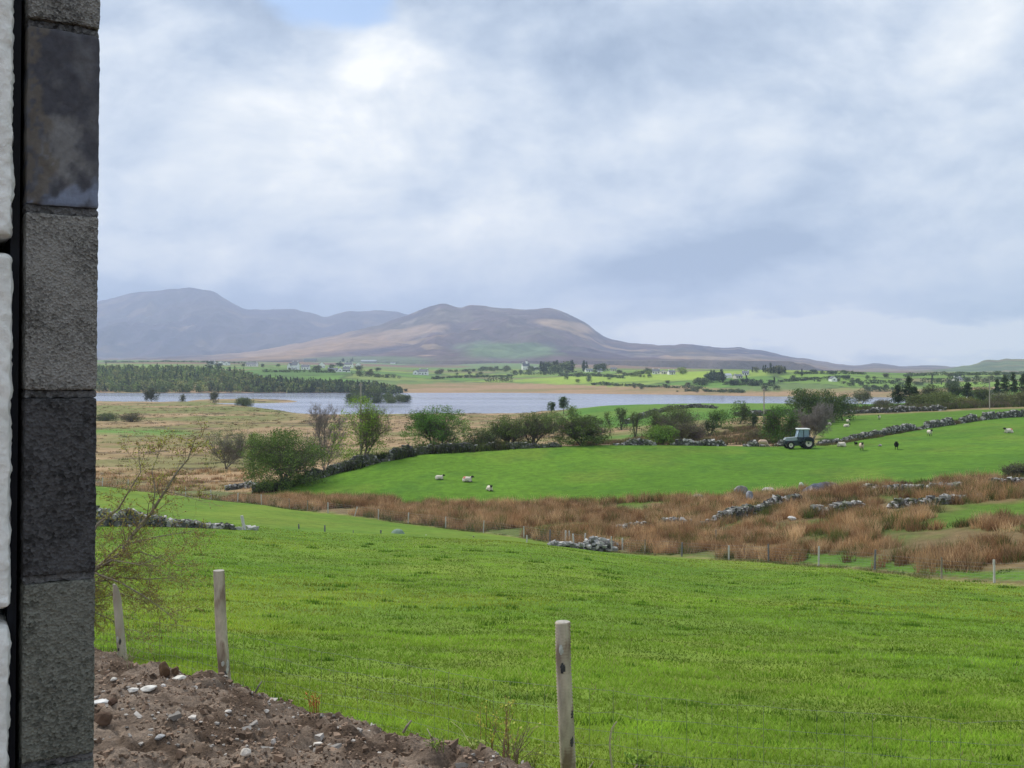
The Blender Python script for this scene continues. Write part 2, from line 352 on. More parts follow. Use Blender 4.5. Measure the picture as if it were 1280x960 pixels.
puf = dnoise(5.5, 9, .55, (2, 8, 5)); puf_s = dnoise(5.5, 9, .55, (2.02, 8.0, 4.965))
shade = M('ADD', M('MULTIPLY', M('SUBTRACT', big, .5), .7), M('MULTIPLY', M('SUBTRACT', mid, .5), .85))
shade = M('ADD', shade, M('MULTIPLY', M('SUBTRACT', mid, mid_s), 1.0))
shade = M('ADD', shade, M('MULTIPLY', M('SUBTRACT', puf, .5), .55))
shade = M('ADD', shade, M('MULTIPLY', M('SUBTRACT', puf, puf_s), 1.5))
for (u, v, ru, rv, k) in [(360, 220, 460, 220, .24), (465, 78, 95, 50, .34), (430, 140, 260, 120, .10), (1050, 422, 460, 34, .75), (900, 335, 400, 80, -.22), (300, 372, 520, 36, -.34), (800, 60, 330, 130, -.03),
                          (1120, 250, 380, 130, .04), (210, 15, 260, 60, -.22), (640, 290, 190, 80, .16), (1240, 60, 190, 190, .16), (600, 190, 100, 60, -.06), (1180, 385, 200, 26, -.16), (760, 345, 120, 40, -.10), (1040, 340, 140, 40, .16)]:
    shade = M('ADD', shade, M('MULTIPLY', bank(u, v, ru, rv), k))
lev = mr(shade, -.5, .5, 0, 1, False)
ramp = N(ns, 'ShaderNodeValToRGB'); L.new(lev, ramp.inputs[0])
cr = ramp.color_ramp; cr.elements[0].position = 0; cr.elements[0].color = (.37, .46, .61, 1); cr.elements[1].position = 1; cr.elements[1].color = (1.10, 1.10, 1.08, 1)
for p, c in ((.25, (.52, .61, .75)), (.5, (.71, .78, .88)), (.75, (.88, .92, .96))):
    e = cr.elements.new(p); e.color = (*c, 1)
bg2 = N(ns, 'ShaderNodeBackground'); L.new(ramp.outputs[0], bg2.inputs[0]); bg2.inputs[1].default_value = 1.0
gap = M('ADD', bank(385, -4, 92, 48, .62), 0.0, clamp=True)
up = mr(M('ADD', big, M('MULTIPLY', mid, .6)), .98, 1.1)          # a few other holes, high up
up = M('MULTIPLY', up, mr(sep.outputs[2], .45, .7))
gap = M('MAXIMUM', M('MULTIPLY', gap, .95), M('MULTIPLY', up, .8))
mix = N(ns, 'ShaderNodeMixShader'); L.new(gap, mix.inputs[0]); L.new(bg2.outputs[0], mix.inputs[1]); L.new(bg1.outputs[0], mix.inputs[2])
L.new(mix.outputs[0], wo.inputs[0])
w.cycles.sampling_method = 'MANUAL'; w.cycles.sample_map_resolution = 512
sd = bpy.data.lights.new('sun', 'SUN'); sd.energy = 3.0; sd.angle = R(9); sd.color = (1, .95, .87)
so = bpy.data.objects.new('sun', sd); C.objects.link(so)
sv = Vector((math.sin(R(SUN_AZ)) * math.cos(R(SUN_EL)), math.cos(R(SUN_AZ)) * math.cos(R(SUN_EL)), math.sin(R(SUN_EL))))
so.rotation_euler = sv.to_track_quat('Z', 'Y').to_euler(); so.location = (-20, 10, 60)
sc.view_settings.view_transform = 'Standard'; sc.view_settings.look = 'None'; sc.view_settings.exposure = 0.10; sc.view_settings.gamma = 1
sc.render.engine = 'CYCLES'
cy = sc.cycles; cy.use_denoising = True; cy.max_bounces = 6; cy.diffuse_bounces = 3; cy.glossy_bounces = 2; cy.transmission_bounces = 4; cy.transparent_max_bounces = 6; cy.volume_bounces = 1
try: cy.denoiser = 'OPENIMAGEDENOISE'; cy.denoising_input_passes = 'RGB_ALBEDO_NORMAL'; cy.denoising_prefilter = 'ACCURATE'
except Exception: pass

# ------------------------------------------------------------------ the ground sheet
def cover(x, y, u, d):
    """base colour of the ground and how grassy/rough it is"""
    n1 = fbm(x / 9, y / 9, 21, 4); n2 = fbm(x / 40, y / 40, 22, 4); n3 = fbm(x / 2.5, y / 2.5, 23, 3); n4 = fbm(x / 22, y / 22, 28, 4)
    j = (fbm(x / 5, y / 5, 24, 3) - .5)
    def mixc(a, b, t): t = np.clip(t, 0, 1)[:, None]; return a * (1 - t) + b * t
    def K(*c): return np.broadcast_to(np.array(c, float), (len(x), 3))
    near = mixc(K(.100, .185, .020), K(.150, .215, .027), sstep(.35, .65, n1) * .6 + .4 * sstep(.4, .6, n3))
    near = mixc(near, K(.17, .21, .045), .45 * sstep(.58, .72, n2))
    c = near
    k7 = knot(7, u); k8 = knot(8, u); k9 = knot(9, u); k10 = knot(10, u); k14 = knot(14, u); k17 = knot(17, u)
    litter = mixc(K(.165, .12, .06), K(.10, .13, .035), sstep(.40, .55, fbm(x / 6, y / 6, 25, 3)))
    c = mixc(c, K(.26, .22, .10), np.exp(-((d - k7 + j * 1.2) / .55) ** 2) * .8)
    c = mixc(c, litter, sstep(0, 1.2, d - k7 + j * 2.0))
    # wet green flush beyond the fence on the right, and the paddock behind it
    c = mixc(c, K(.085, .17, .024), sstep(-40, 40, u - 985 + j * 60) * (1 - sstep(2.2, 5, d - k7 + j * 6)) * sstep(.6, 1.2, d - k7))
    c = mixc(c, K(.085, .155, .020), sstep(-25, 25, u - 1185 + j * 110) * sstep(-1, 1, d - 69.5 + j * 6) * (1 - sstep(-1, 1, d - 78 + j * 6)))
    midf = mixc(K(.076, .168, .014), K(.100, .200, .017), sstep(.4, .6, n4) * .7 + .3 * n1)
    midf = mixc(midf, K(.125, .18, .024), .5 * sstep(.52, .72, n1)); midf = mixc(midf, K(.055, .135, .018), .45 * sstep(.56, .7, fbm(x / 3.2, y / 3.2, 44, 4)))
    c = mixc(c, midf, sstep(-1, 1, d - k8 + j * 3) * sstep(290, 330, u + j * 40))
    # left of the middle field: rough brown pasture
    rough = mixc(K(.21, .135, .068), K(.30, .205, .115), sstep(.4, .6, n4))
    rough = mixc(rough, K(.13, .15, .05), sstep(.52, .66, fbm(x / 12, y / 30, 26, 4)))
    c = mixc(c, rough, (1 - sstep(290, 330, u + j * 40)) * sstep(0, 3, d - k7))
    # beyond the brow
    bog = mixc(K(.34, .235, .135), K(.25, .185, .09), sstep(.4, .6, fbm(x / 18, y / 7, 27, 4)))
    bog = mixc(bog, K(.15, .17, .055), sstep(.5, .62, fbm(x / 30, y / 18, 30, 4)) * .6)
    bog = mixc(bog, K(.075, .055, .035), sstep(.66, .72, fbm(x / 9, y / 5, 31, 3)) * .8)
    c = mixc(c, bog, sstep(-.5, 2, d - k9 - 1))
    c = mixc(c, K(.11, .22, .04), (1 - sstep(210, 260, u)) * np.exp(-((d - 285 + j * 14) / 16) ** 2))
    c = mixc(c, K(.17, .18, .06), sstep(.42, .6, n2) * sstep(330, 380, d) * (1 - sstep(330, 400, u)) * (1 - sstep(0, 8, d - k14)))
    # promontory pasture in the middle and right
    prom = mixc(K(.080, .185, .025), K(.11, .20, .03), sstep(.4, .6, n2))
    pm = sstep(-20, 30, u - 690 + j * 60) * sstep(-4, 4, d - np.interp(u, [690, 760, 860, 960, 1010], [330, 245, 248, 250, 250]) + j * 22)
    c = mixc(c, prom, pm)
    c = mixc(c, K(.10, .20, .035), sstep(-25, 25, u - 720 + j * 70) * (1 - sstep(-20, 20, u - 850 + j * 60)) * np.exp(-((d - 198 + j * 14) / 14) ** 2) * .9)
    # field behind the long wall
    c = mixc(c, mixc(K(.072, .158, .015), K(.095, .18, .018), n4), sstep(-12, 12, u - 1018 + j * 20) * sstep(1, 3, d - k9) * (1 - sstep(-3, 3, d - np.interp(u, [1000, 1060, 1180, 1290], [214, 236, 234, 236]) + j * 6)))
    c = mixc(c, K(.10, .11, .045), sstep(-20, 20, u - 1040) * sstep(-3, 3, d - 244 + j * 8) * (1 - sstep(-4, 4, d - 258 + j * 8)))
    # shore
    c = mixc(c, K(.34, .29, .21), np.exp(-((d - k14 + 3) / 5) ** 2) * .7 * (d > 300))
    # dug soil round the house
    ysoil = np.interp(x, [-12, -4.81, -2.55, -1.48, -.66, -.1, 1, 3, 5], [18, 11.8, 9.1, 7.9, 7.0, 6.3, 5.0, 3.0, 1.0])
    c = mixc(c, mixc(K(.12, .08, .055), K(.18, .13, .095), n3), 1 - sstep(-.15, .15, y - ysoil))
    # far side
    strip = mixc(K(.33, .22, .13), K(.24, .19, .09), sstep(.4, .6, fbm(x / 60, y / 25, 33, 4)))
    c = mixc(c, strip, sstep(-6, 2, d - k17) * (d > 600))
    idv, e = cells(x / 110 + (n2 - .5) * .6, y / 85, 41)
    pal = np.array([(.12, .22, .045), (.17, .27, .05), (.22, .30, .06), (.10, .18, .05), (.20, .19, .085), (.15, .24, .05), (.19, .24, .07), (.13, .19, .06)])
    fld = pal[np.minimum((idv * 8).astype(int), 7)] * (0.85 + .3 * n2[:, None])
    fld = mixc(fld, K(.055, .085, .035), (1 - sstep(.03, .09, e)) * .75)
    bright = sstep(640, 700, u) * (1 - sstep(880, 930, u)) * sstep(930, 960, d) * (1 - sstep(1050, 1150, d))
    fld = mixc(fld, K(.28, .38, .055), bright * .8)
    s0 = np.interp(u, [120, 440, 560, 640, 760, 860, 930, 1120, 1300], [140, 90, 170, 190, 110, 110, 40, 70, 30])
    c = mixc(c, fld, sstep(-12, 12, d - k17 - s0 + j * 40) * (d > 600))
    heath = mixc(K(.20, .13, .085), K(.13, .10, .085), sstep(.4, .6, fbm(x / 260, y / 500, 35, 4)))
    heath = mixc(heath, K(.14, .21, .075), sstep(.54, .62, fbm(x / 300, y / 380, 36, 4)))
    rightgreen = sstep(1130, 1230, u)
    c = mixc(c, heath, sstep(1500, 1900, d + j * 300) * (1 - rightgreen))
    c = mixc(c, K(.15, .20, .09), sstep(1500, 2200, d) * rightgreen * .6)
    return c
th = np.concatenate([np.linspace(-180, -42, 60)[:-1], np.linspace(-42, 42, 760), np.linspace(42, 180, 60)[1:]])
rr = np.concatenate([[.02], np.exp(np.linspace(math.log(1.2), math.log(11500), 820))])
TH, RR = np.meshgrid(np.radians(th), rr, indexing='ij')
# r is along the view for the front bearings so rows follow the knots
gx = RR * np.tan(np.clip(TH, R(-42), R(42))); gy = RR.copy()
mside = abs(TH) > R(41.99)
Rr = RR / math.cos(R(42))
gx = np.where(mside, Rr * np.sin(TH), gx); gy = np.where(mside, Rr * np.cos(TH), gy)
X = gx.ravel(); Y = gy.ravel(); U_, D_ = to_ud(X, Y)
Z = terr(X, Y)
na, nr = len(th), len(rr)
i = np.arange(na - 1)[:, None] * nr; k = np.arange(nr - 1)[None]
FQ = np.stack([i + k, i + nr + k, i + nr + k + 1, i + k + 1], -1).reshape(-1, 4)
colr = cover(X, Y, U_, D_)
gm, ns_, L_ = mat_new('pasture_and_bog')
_o = N(ns_, 'ShaderNodeOutputMaterial'); _b = N(ns_, 'ShaderNodeBsdfPrincipled'); _b.inputs['Roughness'].default_value = .95; _b.inputs['Specular IOR Level'].default_value = .12
_a = N(ns_, 'ShaderNodeAttribute'); _a.attribute_name = 'tint'
_g = N(ns_, 'ShaderNodeNewGeometry')
def _ns(scale, det, ro, st):
    mp = N(ns_, 'ShaderNodeMapping'); mp.inputs['Scale'].default_value = st; L_.new(_g.outputs['Position'], mp.inputs[0])
    n = N(ns_, 'ShaderNodeTexNoise'); n.inputs['Scale'].default_value = scale; n.inputs['Detail'].default_value = det; n.inputs['Roughness'].default_value = ro
    L_.new(mp.outputs[0], n.inputs['Vector']); return n
_n1 = _ns(1.1, 9, .68, (1, 1, .3)); _n2 = _ns(.16, 6, .6, (1, 1, .3)); _n3 = _ns(9, 4, .7, (1, 1, 1))
def _mr(x, a, b, c, d):
    n = N(ns_, 'ShaderNodeMapRange')
    for q, v in enumerate((a, b, c, d)): n.inputs[q + 1].default_value = v
    L_.new(x, n.inputs[0]); return n.outputs[0]
_m1 = N(ns_, 'ShaderNodeMath', operation='MULTIPLY'); L_.new(_mr(_n1.outputs[0], .3, .7, .70, 1.30), _m1.inputs[0]); L_.new(_mr(_n2.outputs[0], .3, .7, .88, 1.12), _m1.inputs[1])
_m2 = N(ns_, 'ShaderNodeMath', operation='MULTIPLY'); L_.new(_m1.outputs[0], _m2.inputs[0]); L_.new(_mr(_n3.outputs[0], .3, .7, .8, 1.2), _m2.inputs[1])
_s = N(ns_, 'ShaderNodeVectorMath', operation='SCALE'); L_.new(_a.outputs['Color'], _s.inputs[0]); L_.new(_m2.outputs[0], _s.inputs['Scale'])
L_.new(_s.outputs[0], _b.inputs['Base Color'])
_bp = N(ns_, 'ShaderNodeBump'); _bp.inputs['Strength'].default_value = .6; _bp.inputs['Distance'].default_value = .12; L_.new(_n1.outputs[0], _bp.inputs['Height'])
L_.new(_bp.outputs[0], _b.inputs['Normal']); L_.new(_b.outputs[0], _o.inputs[0])
ground = link('ground', mesh_data('ground', np.stack([X, Y, Z], 1), FQ, gm, colr, True))
tag(ground, kind='structure')

# ------------------------------------------------------------------ the lough
wm, ns_w, Lw = mat_new('lough_water')
_o = N(ns_w, 'ShaderNodeOutputMaterial'); _b = N(ns_w, 'ShaderNodeBsdfPrincipled')
_b.inputs['Base Color'].default_value = (.24, .26, .34, 1); _b.inputs['Roughness'].default_value = .22; _b.inputs['Specular IOR Level'].default_value = .5; _b.inputs['IOR'].default_value = 1.33
_g = N(ns_w, 'ShaderNodeNewGeometry'); _mp = N(ns_w, 'ShaderNodeMapping'); _mp.inputs['Scale'].default_value = (.05, .25, 1); Lw.new(_g.outputs['Position'], _mp.inputs[0])
_n = N(ns_w, 'ShaderNodeTexNoise'); _n.inputs['Scale'].default_value = 3; _n.inputs['Detail'].default_value = 6; Lw.new(_mp.outputs[0], _n.inputs['Vector'])
_bp = N(ns_w, 'ShaderNodeBump'); _bp.inputs['Strength'].default_value = .15; _bp.inputs['Distance'].default_value = .05; Lw.new(_n.outputs[0], _bp.inputs['Height']); Lw.new(_bp.outputs[0], _b.inputs['Normal'])
_n2 = N(ns_w, 'ShaderNodeTexNoise'); _n2.inputs['Scale'].default_value = .12; _n2.inputs['Detail'].default_value = 5; Lw.new(_mp.outputs[0], _n2.inputs['Vector'])
_r = N(ns_w, 'ShaderNodeMapRange'); _r.inputs[1].default_value = .35; _r.inputs[2].default_value = .65; _r.inputs[3].default_value = .14; _r.inputs[4].default_value = .24
Lw.new(_n2.outputs[0], _r.inputs[0]); Lw.new(_r.outputs[0], _b.inputs['Roughness']); Lw.new(_b.outputs[0], _o.inputs[0])
wx = np.linspace(-3000, 3000, 41); wy = np.linspace(300, 900, 13); WX, WY = np.meshgrid(wx, wy, indexing='ij')
i = np.arange(40)[:, None] * 13; k = np.arange(12)[None]
lake = link('lake', mesh_data('lake', np.stack([WX.ravel(), WY.ravel(), np.full(WX.size, WATER)], 1), np.stack([i + k, i + 13 + k, i + 14 + k, i + k + 1], -1).reshape(-1, 4), wm))
tag(lake, kind='structure')

# ------------------------------------------------------------------ mountains
def mountain(name, pts, Rd, front, back, seed, colf, gully=.5, nu=420, nt=150):
    us = np.linspace(pts[0][0], pts[-1][0], nu)
    px_, pv = zip(*pts)
    rv = np.interp(us, px_, pv)
    ker = np.hanning(7); ker /= ker.sum(); rv = np.convolve(np.pad(rv, 3, mode='edge'), ker, 'valid')
    rv = rv + (fbm(us / 14, us * 0, seed, 4) - .5) * 3.0
    Rv = Rd * (1 + .10 * (fbm(us / 160, us * 0 + 3, seed + 1, 3) - .5))
    zr = (HZ - rv) / F * Rv
    t = np.concatenate([np.linspace(0, 1, nt), np.linspace(1, 2, 50)[1:]])
    T, _ = np.meshgrid(t, us); UU = np.broadcast_to(us[:, None], T.shape); ZR = zr[:, None]; RV = Rv[:, None]
    D = np.where(T <= 1, RV * (front + (1 - front) * T), RV * (1 + (back - 1) * (T - 1)))
    xx = (UU - 640) / F * D
    prof = np.where(T <= 1, T ** 1.5 * .75 + .25 * sstep(.35, 1, T), 1 - sstep(0, 1, T - 1))
    g1 = fbm(xx / 420, D / 900, seed + 2, 5) - .5; g2 = 1 - abs(fbm(xx / 260, D / 700, seed + 3, 4) * 2 - 1) - .7
    env = np.clip(T * (1 - T) * 4, 0, 1) * (T <= 1)
    b0 = np.clip(ZR - 45, -18, 20); z = b0 + (ZR - b0) * prof + env * np.maximum(ZR, 40) * gully * (g1 * .9 + g2 * .5)
    z = np.where(T <= 0.001, -22, z); z = np.where(T >= 1.999, -22, z)
    V = np.stack([xx, D, z], -1).reshape(-1, 3)
    na_, nb_ = T.shape; i = np.arange(na_ - 1)[:, None] * nb_; k = np.arange(nb_ - 1)[None]
    Q = np.stack([i + k, i + nb_ + k, i + nb_ + k + 1, i + k + 1], -1).reshape(-1, 4)
    c = colf(xx.ravel(), D.ravel(), UU.ravel(), T.ravel(), z.ravel())
    o = link(name, mesh_data(name, V, Q, hill_mat, c, True)); tag(o, kind='structure'); return o
hill_mat = mat('hillside', (1, 1, 1), .95, .38, .009, tint=True, spec=.05, bump=1.0, bump_dist=30)
def lerp3(a, b, t): t = np.clip(t, 0, 1)[:, None]; return np.asarray(a, float) * (1 - t) + np.asarray(b, float) * t
def hazed_heather(x, y, u, T, z, seed, green=None):
    c = lerp3((.062, .052, .085), (.115, .078, .085), sstep(.4, .6, fbm(x / 600, y / 900, seed, 5)))  # heather purple, darker and bluer to carry part of the distance haze
    c = lerp3(c, (.26, .16, .10), .8 * sstep(.56, .66, fbm(x / 900 + 4, y / 1400, seed + 1, 5)))
    c = lerp3(c, (.13, .12, .08), .35 * sstep(.55, .63, fbm(x / 420, y / 500, seed + 2, 5)))
    c = lerp3(c, (.36, .25, .16), .7 * sstep(.66, .72, fbm(x / 300, y / 260, seed + 3, 5)))
    c = lerp3(c, (.27, .22, .19), .6 * sstep(.62, .70, fbm(x / 90, y / 150, seed + 4, 4)) * T)
    c = c * (.72 + .56 * fbm(x / 45, y / 260, seed + 6, 4))[:, None]
    return c
def col1(x, y, u, T, z): return hazed_heather(x, y, u, T, z, 60) * .42 + np.array([.045, .036, .052])  # flattened toward one blue-purple: distance haze put into the colour
def col2(x, y, u, T, z):
    c = hazed_heather(x, y, u, T, z, 70)
    v = HZ - z / y * F; n = fbm(x / 200, y / 300, 75, 4) - .5
    c = lerp3(c, (.34, .22, .14), .75 * sstep(-.2, .5, 1 - np.hypot((u - 400) / 150, (v - 432 + (u - 400) * .12) / 14) + n))
    c = lerp3(c, (.36, .25, .16), .8 * sstep(.0, .5, 1 - np.hypot((u - 706) / 38, (v - 407 - (u - 706) * .15) / 7) + n * 1.2))
    c = lerp3(c, (.34, .24, .17), .7 * sstep(.0, .5, 1 - np.hypot((u - 520) / 50, (v - 412 + (u - 520) * .08) / 9) + n * 1.6))
    c = lerp3(c, (.13, .20, .09), .8 * sstep(-.1, .4, 1 - np.hypot((u - 640) / 75, (v - 438) / 13) + n * .8))
    c = lerp3(c, (.14, .21, .10), .6 * sstep(-.1, .4, 1 - np.hypot((u - 460) / 90, (v - 450) / 6) + n * .8))
    c = lerp3(c, (.32, .24, .17), .6 * sstep(.62, .68, fbm(x / 380, y / 120, 77, 4)) * (u > 880))
    return c
M1 = [(-900, 452), (-600, 446), (-300, 432), (-100, 412), (20, 392), (80, 384), (120, 378), (150, 370), (165, 366), (200, 363), (235, 359), (262, 363), (278, 370), (290, 379), (305, 386), (330, 386.5), (368, 386.5), (388, 391), (405, 396),
      (418, 393), (432, 389), (470, 388.5), (500, 389.5), (520, 397), (560, 410), (640, 440), (700, 455)]
M2 = [(-200, 452), (60, 448), (200, 446), (300, 441), (380, 428), (430, 416), (470, 407), (500, 397), (515, 391), (535, 383), (553, 379), (566, 382.5), (572, 384.5), (588, 382), (600, 381.5), (620, 385), (660, 386.5), (676, 386), (687, 384.8), (698, 387.5), (712, 393),
      (735, 405), (752, 419), (765, 425), (790, 428.5), (820, 431.5), (865, 430.5), (895, 434.5), (925, 434), (960, 439), (985, 445), (1010, 449), (1040, 453.5), (1060, 456), (1078, 455.5), (1094, 453.8), (1108, 455.5), (1125, 457.5), (1150, 456.5), (1165, 457), (1175, 456.5), (1200, 458.5), (1240, 459), (1400, 459), (1700, 459)]
mountain('mountain', M1, 9000, .62, 1.15, 50, col1, .55)
mountain('mountain', M2, 6000, .50, 1.2, 55, col2, .42, nu=620)
def col3(x, y, u, T, z):
    c = lerp3((.10, .13, .07), (.16, .20, .09), sstep(.4, .6, fbm(x / 160, y / 160, 91, 4)))
    return lerp3(c, (.19, .15, .09), sstep(.5, .65, fbm(x / 220, y / 120, 93, 4)))
M3 = [(1090, 466), (1140, 464), (1180, 461.5), (1210, 457), (1232, 450.3), (1250, 449), (1285, 449), (1330, 452), (1420, 456), (1600, 462)]
mountain('hill', M3, 3300, .72, 1.15, 58, col3, .35, nu=200, nt=70)

# ------------------------------------------------------------------ air
hm, nh, Lh = mat_new('haze_air'); _o = N(nh, 'ShaderNodeOutputMaterial'); _v = N(nh, 'ShaderNodeVolumePrincipled')
_v.inputs['Color'].default_value = (.62, .74, 1.0, 1); _v.inputs['Density'].default_value = 0.000122; _v.inputs['Anisotropy'].default_value = .1
Lh.new(_v.outputs[0], _o.inputs['Volume'])
hb = MB().box((0, 0, (780 - 26) / 2), (22000, 21200, 780 + 26)).build('haze', hm); tag(hb, 'faint blue haze between the near fields and the mountains', 'haze', kind='stuff')
# ------------------------------------------------------------------ plant tools
leaf_mat = mat('leaves', (1, 1, 1), .7, .12, 1.2, tint=True, trans=.28, spec=.2)
bark_mat = mat('bark', (1, 1, 1), .9, .3, 5, tint=True, spec=.1)
def leaf_quads(Cn, size, r, col, cvar=.16, up=.0, asp=.6, clump=None):
    """one small kite-shaped leaf face for each centre"""
    n = len(Cn)
    nrm = r.normal(size=(n, 3)); nrm[:, 2] += up; nrm /= np.linalg.norm(nrm, axis=1)[:, None]
    a = np.cross(nrm, r.normal(size=(n, 3))); a /= np.linalg.norm(a, axis=1)[:, None] + 1e-9; b = np.cross(nrm, a)
    s = (size * r.uniform(.6, 1.35, n))[:, None]
    V = np.stack([Cn - a * s * .5, Cn + b * s * asp * .5 - a * s * .05, Cn + a * s * .5, Cn - b * s * asp * .5 - a * s * .05], 1).reshape(-1, 3)
    Q = np.arange(n * 4).reshape(-1, 4)
    f = 1 + cvar * r.normal(size=(n, 1))
    if clump is not None: f = f * clump[:, None]
    hue = r.normal(size=(n, 1)) * .06
    c = np.array([1.55, 1.5, 1.3]) * np.asarray(col)[None] * f * np.concatenate([1 + hue, np.ones((n, 1)), 1 - hue], 1)
    return V, Q, np.repeat(np.clip(c, .003, .9), 4, 0)
def skeleton(h, w, seed, stems=1, levels=4, r0=.16, first=.25, kids=5, lean=.25, crown_low=.15, wob=.12):
    """branch segments of a tree of height h and crown width w; returns P0,P1,R0,R1,level"""
    rd = random.Random(seed); out = []
    def grow(p, d, ln, r, lv):
        n = 4 if lv < 2 else 3
        pts = [p.copy()]; dd = d.copy(); rr_ = r; st = ln / n
        for i in range(n):
            dd = (dd + Vector((rd.gauss(0, wob), rd.gauss(0, wob), rd.gauss(0, wob) + (.06 if lv else 0)))).normalized()
            q = pts[-1] + dd * st; r2 = rr_ * (.80 if lv else .86)
            out.append((pts[-1].copy(), q.copy(), rr_, r2, lv)); pts.append(q); rr_ = r2
            if lv < levels and (lv > 0 or (i + 1) / n > first):
                k = kids if lv == 0 else max(2, kids - lv - 1)
                k = k if i < n - 1 else k + 1
                for _ in range(rd.randint(max(1, k // 2), k) if lv else max(2, k // 2 + 1)):
                    ax = Vector((rd.gauss(0, 1), rd.gauss(0, 1), rd.gauss(0, .35)))
                    ax = (ax - dd * ax.dot(dd)); ax.normalize()
                    an = rd.uniform(.45, 1.0)
                    nd = (dd * math.cos(an) + ax * math.sin(an)); nd.z += .10; nd.normalize()
                    base = w * .5 if lv == 0 else ln
                    grow(q.copy(), nd, base * rd.uniform(.45, .72) if lv else base * rd.uniform(.55, .85), rr_ * rd.uniform(.45, .65), lv + 1)
    for s in range(stems):
        a = rd.uniform(0, 6.28); l = lean if stems > 1 else lean * .3
        d = Vector((math.cos(a) * l, math.sin(a) * l, 1)).normalized()
        grow(Vector((math.cos(a) * .12 * (stems > 1), math.sin(a) * .12 * (stems > 1), -.15)), d, h * rd.uniform(.62, .8), r0 * rd.uniform(.75, 1), 0)
    P0 = np.array([o[0] for o in out]); P1 = np.array([o[1] for o in out]); R0 = np.array([o[2] for o in out]); R1 = np.array([o[3] for o in out]); LV = np.array([o[4] for o in out])
    # scale to the wanted size
    ext = np.percentile(np.hypot(P1[:, 0], P1[:, 1]), 97) * 2; top = P1[:, 2].max()
    S = np.array([w / ext, w / ext, h / top])
    return P0 * S, P1 * S, R0, R1, LV
def plant_data(h, w, seed, col=(.07, .12, .03), leaves=4000, leaf=.2, clump=.45, stems=1, levels=3, r0=.16, bark=(.10, .085, .07), low=.12, kids=5, first=.25, lean=.35, min_r=.012, skirt=0.0, dome=.0, name='tree'):
    r = np.random.default_rng(seed)
    P0, P1, R0, R1, LV = skeleton(h, w, seed, stems, levels, r0, first, kids, lean)
    mbw = MB(); k = LV <= levels
    bc = np.repeat(np.asarray(bark)[None] * (1 + .15 * r.normal(size=(k.sum(), 1))), 2 * 4, 0)
    mbw.segs(P0[k], P1[k], np.maximum(R0[k], min_r), np.maximum(R1[k], min_r * .8), 4, np.clip(bc, .01, .9))
    wood = mbw.data(name + '_wood', bark_mat)
    crown = None
    if leaves:
        tips = P1[(LV >= max(1, levels - 1)) & (P1[:, 2] > h * low)]
        tips = tips[r.permutation(len(tips))[:150]]
        leaves = int(leaves * 1.9)
        nb = max(14, int(170 * dome))
        if dome > 0:      # clumps filling a rounded outline
            a = r.uniform(0, 6.283, nb); t = r.uniform(0, 1, nb) ** .6; zz = r.uniform(0, 1, nb)
            rad = w * .5 * np.sqrt(np.clip(1 - (zz * 1.05 - .38) ** 2 / .50, .05, 1)) * (.62 + .38 * t)
            extra = np.stack([np.cos(a) * rad * t ** .5, np.sin(a) * rad * t ** .5, h * (low + (.95 - low) * zz)], 1)
            tips = np.vstack([tips, extra]) if len(tips) else extra
        if skirt > 0:
            ns2 = int(30 * skirt); a = r.uniform(0, 6.283, ns2); q = r.uniform(.2, .5, ns2) * w * .95
            tips = np.vstack([tips, np.stack([np.cos(a) * q, np.sin(a) * q, r.uniform(.02, .3, ns2) * h], 1)])
        rc = 1.12 * clump * r.uniform(.5, 1.35, len(tips)); br = np.clip(1 + .20 * r.normal(size=len(tips)), .6, 1.5)
        wgt = rc ** 2; wgt /= wgt.sum(); idx = r.choice(len(tips), leaves, p=wgt)
        dv = r.normal(size=(leaves, 3)); dv /= np.linalg.norm(dv, axis=1)[:, None]
        Cn = tips[idx] + dv * (rc[idx] * r.uniform(.25, 1.0, leaves) ** .6)[:, None] * np.array([1, 1, .75])
        Cn[:, 2] = np.maximum(Cn[:, 2], .03)
        V, Q, cc = leaf_quads(Cn, leaf, r, col, up=.5, clump=br[idx])
        crown = mesh_data(name + '_leaves', V, Q, leaf_mat, cc)
    return wood, crown
def plant(name, data, loc, label, cat='tree', group=None, s=1.0, rz=0.0, sz=None):
    wood, crown = data
    e = empty(name, loc, rz, label, cat, group); e.scale = (s, s, sz or s)
    link('trunk' if cat == 'tree' else 'stems', wood, e)
    if crown: link('crown' if cat == 'tree' else 'foliage', crown, e)
    return e
def size_px(px, d): return px / F * d

